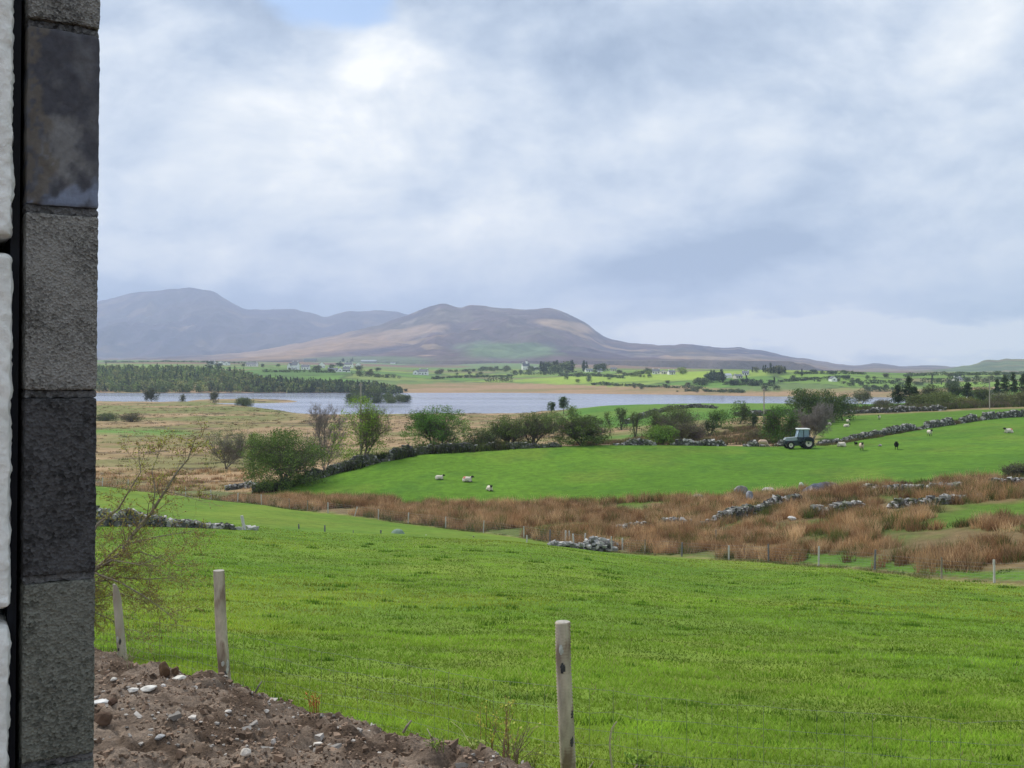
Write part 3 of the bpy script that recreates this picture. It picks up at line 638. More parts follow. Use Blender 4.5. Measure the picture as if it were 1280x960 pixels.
# ------------------------------------------------------------------ trees and bushes one can tell apart
SPEC = [
 # u, distance, top v, width px, label, name, category, options
 (282, 166, 533, 52, 'grey-green willow with open forked stems alone in the brown pasture at left', 'willow_tree', 'tree', dict(col=(.10, .125, .06), leaves=2400, leaf=.16, clump=.5, stems=6, levels=3, bark=(.19, .17, .145), low=.34, dome=.9, lean=.95, r0=.09)),
 (318, 152, 539, 26, 'small upright light green bush between the willow and the big round bush', 'bush', 'bush', dict(col=(.10, .17, .035), leaves=2200, leaf=.16, clump=.5, stems=3, levels=2, low=.05, dome=1)),
 (356, 122, 536, 92, 'big rounded olive green bush at the left end of the dark field wall', 'bush', 'bush', dict(col=(.075, .12, .03), leaves=12000, leaf=.18, clump=.8, stems=5, levels=3, low=.06, dome=1.6, skirt=1)),
 (406, 137, 500, 56, 'bare grey ash tree without leaves beside the lime green tree', 'ash_tree', 'tree', dict(leaves=0, stems=3, levels=4, kids=4, bark=(.24, .21, .20), r0=.11, first=.12, min_r=.010, lean=.45)),
 (449, 133, 493, 64, 'lime green tree coming into leaf in front of the lough', 'tree', 'tree', dict(col=(.135, .22, .03), leaves=4600, leaf=.17, clump=.6, stems=4, levels=3, low=.06, bark=(.16, .13, .10), dome=1.3, skirt=1.2, lean=.5)),
 (546, 141, 506, 74, 'bright green full hawthorn standing on the dark field wall before the lough', 'hawthorn_tree', 'tree', dict(col=(.075, .16, .03), leaves=9000, leaf=.18, clump=.62, stems=3, levels=3, low=.12, dome=.9, skirt=1.2, lean=.5)),
 (601, 142, 536, 40, 'low dark bush right of the bright green hawthorn', 'bush', 'bush', dict(col=(.06, .085, .03), leaves=2600, leaf=.17, clump=.5, stems=4, levels=2, low=.05, dome=1)),
 (633, 144, 519, 46, 'olive bush with bare dark lower stems, left one of a touching pair', 'bush', 'bush', dict(col=(.085, .125, .035), leaves=3800, leaf=.17, clump=.55, stems=5, levels=3, low=.35, dome=.9, skirt=1.2, lean=.5)),
 (665, 146, 516, 46, 'olive bush with bare dark lower stems, right one of a touching pair', 'bush', 'bush', dict(col=(.085, .115, .04), leaves=3600, leaf=.17, clump=.55, stems=5, levels=3, low=.4, dome=.9, skirt=1.2, lean=.5)),
 (727, 144, 517, 62, 'peaked olive green thorn bush with dark spreading base at the field brow', 'thorn_bush', 'bush', dict(col=(.070, .105, .03), leaves=6800, leaf=.18, clump=.5, stems=4, levels=3, low=.05, dome=.5, skirt=1.4)),
 (691, 235, 514, 27, 'round pale green bush below the lough shore left of the green headland', 'bush', 'bush', dict(col=(.11, .17, .05), leaves=1800, leaf=.28, clump=.7, stems=3, levels=2, low=.05, dome=1)),
 (719, 215, 507, 18, 'small leafy sapling behind the peaked thorn bush', 'sapling', 'tree', dict(col=(.10, .17, .04), leaves=1200, leaf=.24, clump=.5, stems=1, levels=2, low=.03, dome=1.3, skirt=.8)),
 (705, 360, 496, 14, 'dark little tree on the lough shore, larger of two', 'shore_tree', 'tree', dict(col=(.05, .085, .035), leaves=900, leaf=.4, clump=.7, stems=1, levels=2, low=.35, dome=.6)),
 (688, 372, 502, 10, 'dark little tree on the lough shore, smaller of two', 'shore_tree', 'tree', dict(col=(.05, .08, .03), leaves=600, leaf=.4, clump=.6, stems=1, levels=2, low=.3, dome=.6)),
 (777, 235, 510, 15, 'narrow dark thorn at the end of the headland stone wall', 'thorn_bush', 'bush', dict(col=(.055, .085, .03), leaves=1000, leaf=.25, clump=.5, stems=2, levels=2, low=.03, dome=1.3, skirt=.8)),
 (762, 215, 514, 12, 'thin half-leafed sapling on the headland green', 'sapling', 'tree', dict(col=(.09, .14, .04), leaves=500, leaf=.22, clump=.4, stems=1, levels=2, low=.03, dome=1.3, skirt=.8)),
 (794, 195, 515, 16, 'thin grey-green thorn before the tan patch of bog', 'thorn_bush', 'bush', dict(col=(.085, .12, .045), leaves=800, leaf=.22, clump=.45, stems=2, levels=2, low=.03, dome=1.3, skirt=.8)),
 (816, 185, 511, 26, 'upright grey-green bush left of the widest olive bush', 'bush', 'bush', dict(col=(.08, .115, .04), leaves=2000, leaf=.2, clump=.55, stems=3, levels=3, low=.03, dome=1.3, skirt=.8)),
 (846, 178, 506, 48, 'wide olive bush in the second row behind the field brow', 'bush', 'bush', dict(col=(.085, .115, .045), leaves=3800, leaf=.2, clump=.7, stems=5, levels=3, low=.08, dome=1, skirt=1.2, bark=(.15, .13, .11))),
 (828, 145, 532, 40, 'vivid green low bush on the brow above the sheep pasture', 'bush', 'bush', dict(col=(.09, .165, .03), leaves=3200, leaf=.17, clump=.5, stems=4, levels=2, low=.05, dome=1.1)),
 (862, 147, 527, 38, 'brown-green twiggy bush right of the vivid green low bush', 'bush', 'bush', dict(col=(.09, .095, .05), leaves=2200, leaf=.15, clump=.5, stems=6, levels=3, low=.1, dome=.7, bark=(.14, .11, .10))),
 (887, 185, 524, 14, 'small dark pointed bush beside the heap of grey stones', 'bush', 'bush', dict(col=(.045, .075, .03), leaves=900, leaf=.2, clump=.4, stems=2, levels=2, low=.03, dome=1.3, skirt=.8)),
 (899, 215, 512, 26, 'low grass green bush on the right of the headland', 'bush', 'bush', dict(col=(.085, .16, .035), leaves=1500, leaf=.24, clump=.5, stems=3, levels=2, low=.03, dome=1.3, skirt=.8)),
 (924, 225, 500, 24, 'wind-bent dark green thorn with a tuft leaning right', 'thorn_bush', 'bush', dict(col=(.06, .10, .03), leaves=1800, leaf=.24, clump=.55, stems=2, levels=3, low=.03, dome=1.3, skirt=.8, lean=.7)),
 (940, 205, 517, 11, 'tiny round dark green bush left of the middle power pole', 'bush', 'bush', dict(col=(.045, .08, .025), leaves=900, leaf=.2, clump=.45, stems=2, levels=2, low=.02, dome=1)),
 (948, 158, 536, 30, 'grey brown bramble thicket left of the tractor', 'bush', 'bush', dict(col=(.10, .095, .055), leaves=1800, leaf=.16, clump=.45, stems=6, levels=2, low=.03, dome=1, bark=(.15, .11, .09))),
 (976, 150, 507, 42, 'dense leafy green bush directly behind the tractor bonnet', 'bush', 'bush', dict(col=(.060, .125, .028), leaves=5000, leaf=.18, clump=.6, stems=3, levels=3, low=.04, dome=1.3, skirt=1.2)),
 (1016, 158, 499, 48, 'leafless grey tree rising directly behind the tractor cab', 'ash_tree', 'tree', dict(leaves=500, leaf=.14, col=(.14, .13, .09), clump=.5, stems=5, levels=4, kids=4, bark=(.24, .215, .20), r0=.08, first=.05, min_r=.012, lean=.5)),
 (1004, 205, 486, 42, 'tall dark green tree left of a clump behind the tractor', 'tree', 'tree', dict(col=(.055, .09, .03), leaves=5200, leaf=.24, clump=.85, stems=2, levels=3, low=.1, dome=1.2, skirt=1.2)),
 (1030, 212, 487, 40, 'broad green tree in the middle of a clump behind the tractor', 'tree', 'tree', dict(col=(.065, .10, .03), leaves=4800, leaf=.24, clump=.85, stems=2, levels=3, low=.1, dome=1.2, skirt=1.2)),
 (1054, 218, 492, 30, 'lower green tree right of a clump behind the tractor', 'tree', 'tree', dict(col=(.06, .095, .035), leaves=3400, leaf=.24, clump=.7, stems=2, levels=3, low=.08, dome=1.1, skirt=1.2)),
 (1077, 300, 487, 26, 'grey hazy half-leafed tree beside a gap showing the lough', 'tree', 'tree', dict(col=(.10, .11, .07), leaves=1400, leaf=.3, clump=.7, stems=2, levels=3, low=.1, dome=.8, bark=(.16, .14, .13))),
 (1106, 285, 500, 24, 'low purple grey scrub bush in front of the lough gap', 'bush', 'bush', dict(col=(.11, .11, .085), leaves=1100, leaf=.25, clump=.6, stems=4, levels=2, low=.03, dome=.9)),
 (1150, 262, 493, 28, 'rounded olive bush just right of the dark pines', 'bush', 'bush', dict(col=(.10, .125, .045), leaves=2600, leaf=.28, clump=.9, stems=4, levels=2, low=.03, dome=1.2)),
 (1176, 258, 490, 34, 'pale olive rounded bush behind the long stone wall', 'bush', 'bush', dict(col=(.11, .14, .05), leaves=3200, leaf=.28, clump=1.0, stems=4, levels=2, low=.03, dome=1.3)),
 (1166, 300, 481, 22, 'dark brownish tree topping the bushes right of the pines', 'tree', 'tree', dict(col=(.055, .065, .035), leaves=2200, leaf=.3, clump=.8, stems=2, levels=3, low=.1, dome=1)),
 (1192, 310, 477, 26, 'hazy blue-green tree behind the rounded olive bushes', 'tree', 'tree', dict(col=(.06, .085, .05), leaves=2400, leaf=.3, clump=.9, stems=2, levels=3, low=.1, dome=1)),
 (1205, 262, 497, 30, 'yellowish scrub bush low down behind the long wall', 'bush', 'bush', dict(col=(.13, .14, .05), leaves=2000, leaf=.27, clump=.8, stems=4, levels=2, low=.03, dome=1.2)),
 (1228, 285, 484, 28, 'dull green tree left of the right-hand power pole', 'tree', 'tree', dict(col=(.07, .09, .04), leaves=2600, leaf=.28, clump=.85, stems=3, levels=3, low=.06, dome=1.1)),
 (1258, 262, 491, 36, 'wide brown-green thicket right of the right-hand power pole', 'bush', 'bush', dict(col=(.11, .12, .06), leaves=3400, leaf=.26, clump=.9, stems=6, levels=2, low=.02, dome=1.3, bark=(.15, .13, .11))),
 (1285, 255, 488, 34, 'wide brown-green thicket cut by the right edge of the photo', 'bush', 'bush', dict(col=(.11, .12, .055), leaves=3200, leaf=.26, clump=.9, stems=6, levels=2, low=.02, dome=1.3)),
 (1274, 89, 580, 30, 'grey-green bush at the right edge on the low wall by the rushes', 'bush', 'bush', dict(col=(.09, .105, .055), leaves=3200, leaf=.12, clump=.38, stems=5, levels=3, low=.04, dome=.9, bark=(.13, .11, .10), skirt=.6)),
 (190, 575, 485, 15, 'dark wind-blown tree on the low point of land before the lough', 'shore_tree', 'tree', dict(col=(.045, .055, .03), leaves=1500, leaf=.55, clump=1.1, stems=2, levels=2, low=.1, dome=1)),
 (268, 545, 489, 10, 'grey slim tree on the bog shore', 'shore_tree', 'tree', dict(col=(.08, .09, .055), leaves=700, leaf=.5, clump=.8, stems=2, levels=2, low=.05, dome=.9)),
 (305, 505, 498, 20, 'round green bush at the edge of the lough on the bog shore', 'bush', 'bush', dict(col=(.075, .105, .045), leaves=1600, leaf=.5, clump=1.2, stems=3, levels=2, low=.02, dome=1.2)),
 (228, 560, 493, 7, 'tiny shrub on the bog shore between the two shore trees', 'bush', 'bush', dict(col=(.07, .08, .045), leaves=400, leaf=.45, clump=.6, stems=2, levels=2, low=.02, dome=1)),
 (135, 352, 517, 26, 'dull green scrub on the bog, nearest the block wall', 'bush', 'bush', dict(col=(.07, .09, .04), leaves=1200, leaf=.34, clump=.7, stems=4, levels=2, low=.02, dome=1.1)),
 (166, 345, 516, 26, 'dull green and brown scrub further right on the bog', 'bush', 'bush', dict(col=(.09, .085, .05), leaves=1200, leaf=.34, clump=.7, stems=4, levels=2, low=.02, dome=1.1)),
]
for i, (u, d, vt, wpx, lab, nm, cat, opt) in enumerate(SPEC):
    p = P(u, d); h = (HZ - vt) / F * d - p.z; wd = size_px(wpx, d)
    plant(nm, plant_data(h, wd * (1.18 if cat == 'bush' or opt.get('dome', 0) >= .9 else 1.0), 100 + i, name=nm, **opt), p, lab, cat)

def pine_data(h, w, seed, col=(.028, .045, .02), leaves=3000, leaf=.3, bare=.25, name='pine', layered=True):
    r = np.random.default_rng(seed); mb = MB()
    tr = np.array([[0, 0, -.2], [.02 * h, 0, h * .35], [.0, .02 * h, h * .7], [.01 * h, 0, h]])
    mb.tube(tr, [h * .022, h * .017, h * .010, h * .003], 6, (.09, .07, .055))
    n = 46; zz = np.sort(r.uniform(bare, .99, n)) * h; a = r.uniform(0, 6.283, n)
    prof = np.clip(1 - (zz / h - bare) / (1 - bare), 0.04, 1) ** .75 * r.uniform(.55, 1.1, n) * w * .5
    prof *= .55 + .45 * np.clip((zz / h - bare) * 6, 0, 1)
    E = np.stack([np.cos(a) * prof, np.sin(a) * prof, zz - prof * .12], 1); S0 = np.stack([0 * zz, 0 * zz, zz], 1)
    mb.segs(S0, E, np.full(n, h * .006), np.full(n, h * .002), 3, (.08, .065, .05))
    wood = mb.data(name + '_wood', bark_mat)
    t = r.uniform(.25, 1.05, leaves) ** .8; idx = r.choice(n, leaves, p=(prof + .15 * w) / (prof + .15 * w).sum())
    Cn = S0[idx] + (E[idx] - S0[idx]) * t[:, None] + r.normal(size=(leaves, 3)) * np.array([.08, .08, .045]) * w * (0.6 + .6 * t[:, None])
    V, Q, cc = leaf_quads(Cn, leaf, r, col, up=.3, asp=.45, clump=np.clip(1 + .2 * r.normal(size=n), .6, 1.4)[idx])
    return wood, mesh_data(name + '_needles', V, Q, leaf_mat, cc)
for i, (u, d, vt, wpx, lab) in enumerate([
    (1136, 268, 471, 22, 'tallest dark pine of the group at the lough gap'), (1122, 272, 481, 24, 'broad dark pine leaning left at the lough gap'), (1143, 264, 484, 20, 'shorter dark pine right of the tallest one'),
    (1210, 288, 478, 17, 'lone black-green pine above the olive bushes'), (1246, 335, 474, 12, 'slim spruce first from the left in the far right row'), (1256, 340, 468, 14, 'spruce with a broken outline second in the far right row'),
    (1267, 345, 466, 13, 'tall slim spruce third in the far right row'), (1279, 350, 467, 15, 'wide spruce at the very right edge of the photo')]):
    p = P(u, d); h = (HZ - vt) / F * d - p.z
    plant('pine_tree', pine_data(h, size_px(wpx, d), 300 + i, leaf=.36), p, lab, 'tree')

# the spit's trees
spit = [(438, 604, 14, 9), (449, 598, 15, 9), (459, 606, 18, 10), (468, 612, 22, 11), (476, 606, 20, 11), (484, 600, 15, 9), (492, 604, 16, 10), (500, 598, 14, 8.5), (507, 600, 12, 7.5), (455, 588, 11, 7), (470, 586, 10, 6.5), (488, 586, 9, 6), (445, 615, 19, 10)]
for i, (u, d, hp, w_) in enumerate(spit):
    p = P(u, d); h = size_px(hp, d)
    colr_ = [(.055, .08, .035), (.075, .11, .04), (.045, .065, .035), (.09, .12, .045)][i % 4]
    plant('spit_tree', plant_data(h, w_ * .85, 340 + i, colr_, 700, .6, 1.3, 2, 2, low=.02, dome=1.2, name='spit_tree'), p,
          ['rounded tree on the wooded spit reaching into the lough', 'light green tree on the wooded spit reaching into the lough', 'dark tree on the wooded spit reaching into the lough', 'yellow-green tree on the wooded spit reaching into the lough'][i % 4], 'tree', ['rounded trees on the spit', 'light green trees on the spit', 'dark trees on the spit', 'yellow-green trees on the spit'][i % 4])

# ------------------------------------------------------------------ woods across the water: one mass
r = np.random.default_rng(77)
def wood_mass(name, spots, label, cols, per=70, leaf=1.5, conif=.4):
    mb = MB(); Vs = []; Cs = []; n = 0
    for (x, y, z, h, w_, kf, ci) in spots:
        k = per; t = r.uniform(0, 1, k)
        if kf: rad = w_ * .5 * (1 - t) ** .8 * r.uniform(.3, 1, k); zz = h * (.08 + .92 * t)
        else: rad = w_ * .5 * np.sqrt(np.clip(1 - (t * 1.1 - .35) ** 2 / .56, .02, 1)) * r.uniform(.5, 1, k); zz = h * (.05 + .9 * t)
        a = r.uniform(0, 6.283, k)
        Cn = np.stack([x + np.cos(a) * rad, y + np.sin(a) * rad, z + zz], 1)
        V, Q, cc = leaf_quads(Cn, leaf * (.7 if kf else 1), r, np.array(cols[ci]) * .8 * r.uniform(.6, 1.4), up=.4, asp=.8)
        Vs.append(V); Cs.append(cc)
    V = np.vstack(Vs); return tag(link(name, mesh_data(name, V, np.arange(len(V)).reshape(-1, 4), leaf_mat, np.vstack(Cs))), label, 'wood', kind='stuff')
spots = []
for _ in range(3500):
    u = r.uniform(-260, 500); d = 826 + r.uniform(0, 1) ** 1.2 * np.interp(u, [60, 240, 300, 330, 420, 500], [250, 250, 200, 90, 70, 10])
    x = (u - 640) / F * d; z = float(terr(np.array([x]), np.array([d]))[0])
    c_ = r.random() < float(np.interp(fbm(x / 60, d / 60, 5, 2), [.42, .62], [.05, .5])); h = r.uniform(7, 11) * (1.1 if c_ else .85) * float(np.interp(d, [826, 850, 1080], [.75, 1.0, .9])); 
    hmax = (HZ - np.interp(u, [60, 240, 300, 330, 360, 420, 470, 500], [453, 454, 456, 463, 472, 474, 477, 485])) / F * d - z + r.uniform(-2.5, 1.5)
    h = min(h, hmax)
    if h < 2.5: continue
    spots.append((x, d, z, h, r.uniform(4, 7) * (.75 if c_ else 1.15), c_, int(r.choice([0, 1, 2] if c_ else [2, 3, 4]))))
wood_mass('far_wood', spots, 'mixed green wood along the far shore of the lough at left', [(.05, .075, .04), (.065, .095, .045), (.10, .14, .055), (.14, .19, .065), (.19, .21, .09)], 60, 1.5)

def hedge(u0, v0, u1, v1, hpx, label, col=(.06, .085, .04), dmin=640, n=None):
    a, b = hit(u0, v0, dmin, 3000), hit(u1, v1, dmin, 3000); ln = (b - a).length; k = int(ln / 1.1) + 6; t = r.random(k)
    p = np.array(a)[None] * (1 - t[:, None]) + np.array(b)[None] * t[:, None] + r.normal(size=(k, 3)) * np.array([.8, 2.0, 0]); hh = size_px(hpx, a.y) * (.35 + 1.3 * fbm(t * ln / 14, t * 0, int(u0), 3))
    z = terr(p[:, 0], p[:, 1]); per = 14; idx = np.repeat(np.arange(k), per)
    Cn = np.stack([p[idx, 0] + r.normal(size=k * per) * .9, p[idx, 1] + r.normal(size=k * per) * 1.2, z[idx] + hh[idx] * r.random(k * per) ** .8], 1)
    V, Q, cc = leaf_quads(Cn, 1.2, r, col, up=.4, asp=.8); return tag(link('hedge', mesh_data('hedge', V, Q, leaf_mat, cc)), label, 'hedge')
for u0, v0, u1, v1, hp, lab in [(540, 474, 640, 470, 3, 'dark hedge line across the green fields right of the lone bungalow'), (602, 477, 642, 477, 6, 'thick dark hedge at the back of the brown shore'), (560, 465, 640, 463, 3, 'faint hedge below the moor left of the spired house'),
    (640, 469, 700, 468, 4, 'hedge running below the spired house and the conifers'), (700, 470, 780, 473, 3, 'hedge crossing the meadow below the low cottages'), (780, 470, 815, 467, 4, 'hedge climbing to the terrace of houses'), (740, 481, 880, 486, 3, 'long scrubby hedge where the meadow meets the brown shore'),
    (905, 481, 970, 483, 4, 'dense dark hedge below the grey barn'), (860, 489, 930, 491, 3, 'low scrub line along the far water edge'), (975, 478, 1060, 472, 3, 'hedge over the rough slope above the lough at right'), (990, 468, 1080, 468, 3, 'upper hedge on the ridge right of the conifer row'),
    (1060, 478, 1130, 480, 4, 'hedge below the ridge behind the pines'), (1080, 489, 1115, 489, 5, 'short thick hedge at the lough gap'), (440, 470, 500, 473, 4, 'scrubby hedge behind the wood at its right end'), (330, 465, 420, 466, 3, 'hedge below the village houses'), (130, 453, 320, 455, 2, 'thin hedge line above the wood at left'),
    (1130, 471, 1290, 468, 4, 'hedge on the far slope behind the right-hand trees'), (1150, 478, 1290, 477, 5, 'wooded hedge below the far slope at right')]: hedge(u0, v0, u1, v1, hp, lab)
# ------------------------------------------------------------------ stones
stone_mat = mat('field_stone', (1, 1, 1), .9, .3, 6, bump=.5, tint=True, spec=.15)
CUBE = np.array([[x, y, z] for x in (-1, 1) for y in (-1, 1) for z in (-1, 1)], float) * .5
CQ = np.array([[0, 1, 3, 2], [4, 6, 7, 5], [0, 4, 5, 1], [2, 3, 7, 6], [0, 2, 6, 4], [1, 5, 7, 3]])
def stones(mb, Cn, S, r, col, jit=.22, flat=None):
    """many rough blocks: centre, size (n,3)"""
    n = len(Cn)
    if n == 0: return
    V = CUBE[None] * (1 + jit * r.normal(size=(n, 8, 3))) * S[:, None]
    an = r.uniform(0, 6.283, n); tl = r.normal(size=n) * .25
    ca, sa, ct, st = np.cos(an), np.sin(an), np.cos(tl), np.sin(tl)
    x = V[..., 0] * ct[:, None] - V[..., 2] * st[:, None]; z = V[..., 0] * st[:, None] + V[..., 2] * ct[:, None]; y = V[..., 1]
    V = np.stack([x * ca[:, None] - y * sa[:, None], x * sa[:, None] + y * ca[:, None], z], -1) + Cn[:, None]
    mb.add(V.reshape(-1, 3), (np.arange(n)[:, None, None] * 8 + CQ[None]).reshape(-1, 4), None, np.repeat(col, 8, 0))
def path_pts(uds, step):
    pts = np.array([[(u - 640) / F * d, d] for u, d in uds]); seg = np.hypot(*np.diff(pts, axis=0).T); s = np.concatenate([[0], np.cumsum(seg)])
    t = np.arange(0, s[-1], step); return np.stack([np.interp(t, s, pts[:, 0]), np.interp(t, s, pts[:, 1])], 1), t / s[-1]
def stone_wall(name, uds, hts, label, size=.34, thick=.55, seed=1, pale=.35, moss=.3, gaps=0.0, topped=True, cat='stone wall', fine=1.0):
    r = np.random.default_rng(seed); p, t = path_pts(uds, size * .62)
    h = np.interp(t, np.linspace(0, 1, len(hts)), hts) * (1 + .55 * (fbm(t * len(t) / 7, t * 0, seed, 4) - .5) * 2)
    gx = np.gradient(p, axis=0); gx /= np.linalg.norm(gx, axis=1)[:, None] + 1e-9; nx = np.stack([-gx[:, 1], gx[:, 0]], 1)
    mb = MB(); rows = int(max(hts) * 1.3 / (size * .55)) + 1
    if gaps > 0: h = h * sstep(gaps - .10, gaps + .12, fbm(t * len(t) / 14, t * 0 + 5, seed + 3, 3)); keep0 = h > .08
    else: keep0 = np.ones(len(t), bool)
    z0 = terr(p[:, 0], p[:, 1])
    for k in range(rows):
        for side in (-1, 0, 1):
            zc = (k + .4) * size * .55
            kp = keep0 & (zc < h) & (r.random(len(t)) < (.98 if side == 0 else .88))
            q = p[kp] + nx[kp] * (side * thick * .42 * (1 - .35 * zc / np.maximum(h[kp], .2)))[:, None] + r.normal(size=(kp.sum(), 2)) * size * .16
            n = len(q); S = size * r.uniform(.6, 1.35, (n, 3)) * np.array([1.15, .9, .72])
            is_top = (zc + size * .55 >= h[kp])
            g = r.uniform(.06, .15, n); g = np.where(r.random(n) < pale * .6, r.uniform(.28, .5, n), g)
            if topped: g = np.where(is_top & (r.random(n) < .45), r.uniform(.24, .48, n), g)  # top stones painted paler, light from above put into their colour
            c = np.stack([g * 1.0, g * .98, g * .93], 1)
            ms = r.random(n) < moss; c[ms] = c[ms] * .35 + np.array([.05, .06, .02])
            stones(mb, np.column_stack([q, z0[kp] + zc + r.normal(size=n) * size * .06]), S, r, c)
    if not mb.v: return None
    return tag(mb.build(name, stone_mat), label, cat)
kn = lambda k, u, o=0: (u, float(knot(k, u)) + o)
def H(u, v, a=5, b=3000): q = hit(u, v, a, b); return (u, q.y)
W1 = [(-260, 62), (40, 61.5), H(120, 657.5, 50, 75), H(200, 658, 50, 75), H(243, 659.5, 50, 75), H(292, 662, 50, 80)]
stone_wall('stone_wall', W1, [1.3, 1.4, 1.35, 1.32, 1.35, 1.15, .85, .45, .2], 'grey dry stone wall ending in the near pasture at left', .26, .6, 1, pale=.3, moss=.15, topped=True)
mbr = MB(); rr2 = np.random.default_rng(5); q = [hit(u, 662.5, 50, 85) for u in (312, 316, 320, 305, 298)]
stones(mbr, np.array([[a.x, a.y, a.z + .1] for a in q]), np.array([[.4, .3, .3], [.5, .35, .3], [.3, .3, .25], [.25, .2, .2], [.3, .2, .2]]), rr2, np.array([[.4, .4, .38]] * 5))
tag(mbr.build('stone_heap', stone_mat), 'few loose grey stones beside the leaning white post', 'stones')
stone_wall('stone_wall', [kn(9, 318, .5), kn(9, 345), kn(9, 380), kn(9, 420), kn(9, 470), kn(9, 520), kn(9, 600), kn(9, 700)], [.8, 1.1, 1.15, 1.1, 1.0, .8, .6, .4], 'long dark mossy stone wall edging the middle field below the bushes', .34, .6, 2, pale=.14, moss=.6, topped=False, gaps=.30)
stone_wall('stone_wall', [kn(9, 745, .8), kn(9, 860, .8), kn(9, 925, 1), kn(9, 1000, 1.5)], [.55, .7, .6, .9, .7], 'low broken stone wall on the brow between the bushes and the tractor', .36, .7, 3, pale=.3, moss=.35, gaps=.42)
stone_wall('stone_wall', [kn(9, 1024, 1), kn(9, 1050, .6), kn(9, 1094, .6), kn(9, 1130, .6), kn(9, 1160, .6), kn(9, 1200, .6), kn(9, 1240, .6), kn(9, 1330, .6)], [.5, .7, 1.0, 1.1, 1.0, 1.0, 1.25, 1.25], 'long curved dry stone wall climbing right behind the tractor field', .34, .65, 4, pale=.35, moss=.3, gaps=.27)
stone_wall('stone_wall', [(1052, 243), (1090, 242), (1130, 241), (1182, 240)], [.6, 1.0, 1.0, 1.1, .9], 'far dry stone wall closing the small sheep field behind the long wall', .45, .8, 5, pale=.28, moss=.3)
stone_wall('stone_wall', [(783, 262), (800, 285), (818, 305), (840, 318), (868, 322), (895, 310)], [.9, 1.1, 1.0, 1.0, .7], 'small stone wall curving over the green headland by the lough', .5, .8, 6, pale=.12, moss=.5, topped=False)
stone_wall('stone_wall', [(920, 262), (950, 255), (1000, 250)], [1.0, 1.3, 1.1], 'low dark stone wall on the headland by the middle power pole', .5, .8, 7, pale=.15, moss=.45, topped=False)
stone_wall('stone_wall', [H(890, 656), H(915, 650), H(940, 643), H(970, 637), H(1000, 628)], [.4, .75, .8, .85, .7], 'short pale-topped stone wall climbing right through the brown rushes', .30, .6, 8, pale=.3, moss=.25)
stone_wall('stone_wall', [H(772, 662), H(790, 662), H(815, 660)], [.3, .45, .4], 'remnant of pale stones in the rushes right of the rubble heap', .30, .5, 9, pale=.6, moss=.1, gaps=.3)
stone_wall('stone_wall', [H(830, 657), H(860, 657), H(893, 657)], [.5, .45, .45], 'low grey wall remnant in the rushes left of the pale-topped wall', .28, .5, 10, pale=.35, moss=.2, gaps=.3)
stone_wall('stone_wall', [H(1018, 642), H(1050, 642), H(1085, 640), H(1132, 633), H(1182, 630), H(1210, 622), H(1256, 618)], [.5, .7, .6, .4, .6, .35, .4], 'tumbled wall with white stones above the right-hand rushes', .30, .6, 11, pale=.4, moss=.25, gaps=.47)
stone_wall('stone_wall', [H(1070, 616), H(1100, 616), H(1160, 614), H(1200, 611), H(1256, 607), (1300, 86)], [.5, .5, .5, .4, .7], 'tumbled wall between the scrub and the foot of the middle field at right', .32, .6, 12, pale=.3, moss=.3, gaps=.38)
stone_wall('stone_wall', [H(284, 613), H(300, 611), H(322, 609)], [.5, .8, .5], 'small pale rubble wall left of the big rounded bush', .36, .8, 13, pale=.5, moss=.15)
# rubble heap by the wire fence
mbr = MB(); r = np.random.default_rng(31); n = 230
t_ = r.uniform(0, 1, n); a_ = hit(690, 682, 60, 100); b_ = hit(767, 687, 60, 100)
Cn = np.array([a_[:2]]) * (1 - t_[:, None]) + np.array([b_[:2]]) * t_[:, None] + r.normal(size=(n, 2)) * np.array([.2, .45])
zz = terr(Cn[:, 0], Cn[:, 1]) + r.uniform(.02, 1, n) * (.25 + .75 * np.exp(-((t_ - .75) / .2) ** 2))
g = r.uniform(.12, .45, n); stones(mbr, np.column_stack([Cn, zz]), r.uniform(.15, .45, (n, 3)) * np.array([1.2, .9, .6]), r, np.stack([g, g * .99, g * .95], 1))
tag(mbr.build('rubble_heap', stone_mat), 'heap of grey rubble beside the wire fence in the middle', 'stone heap')
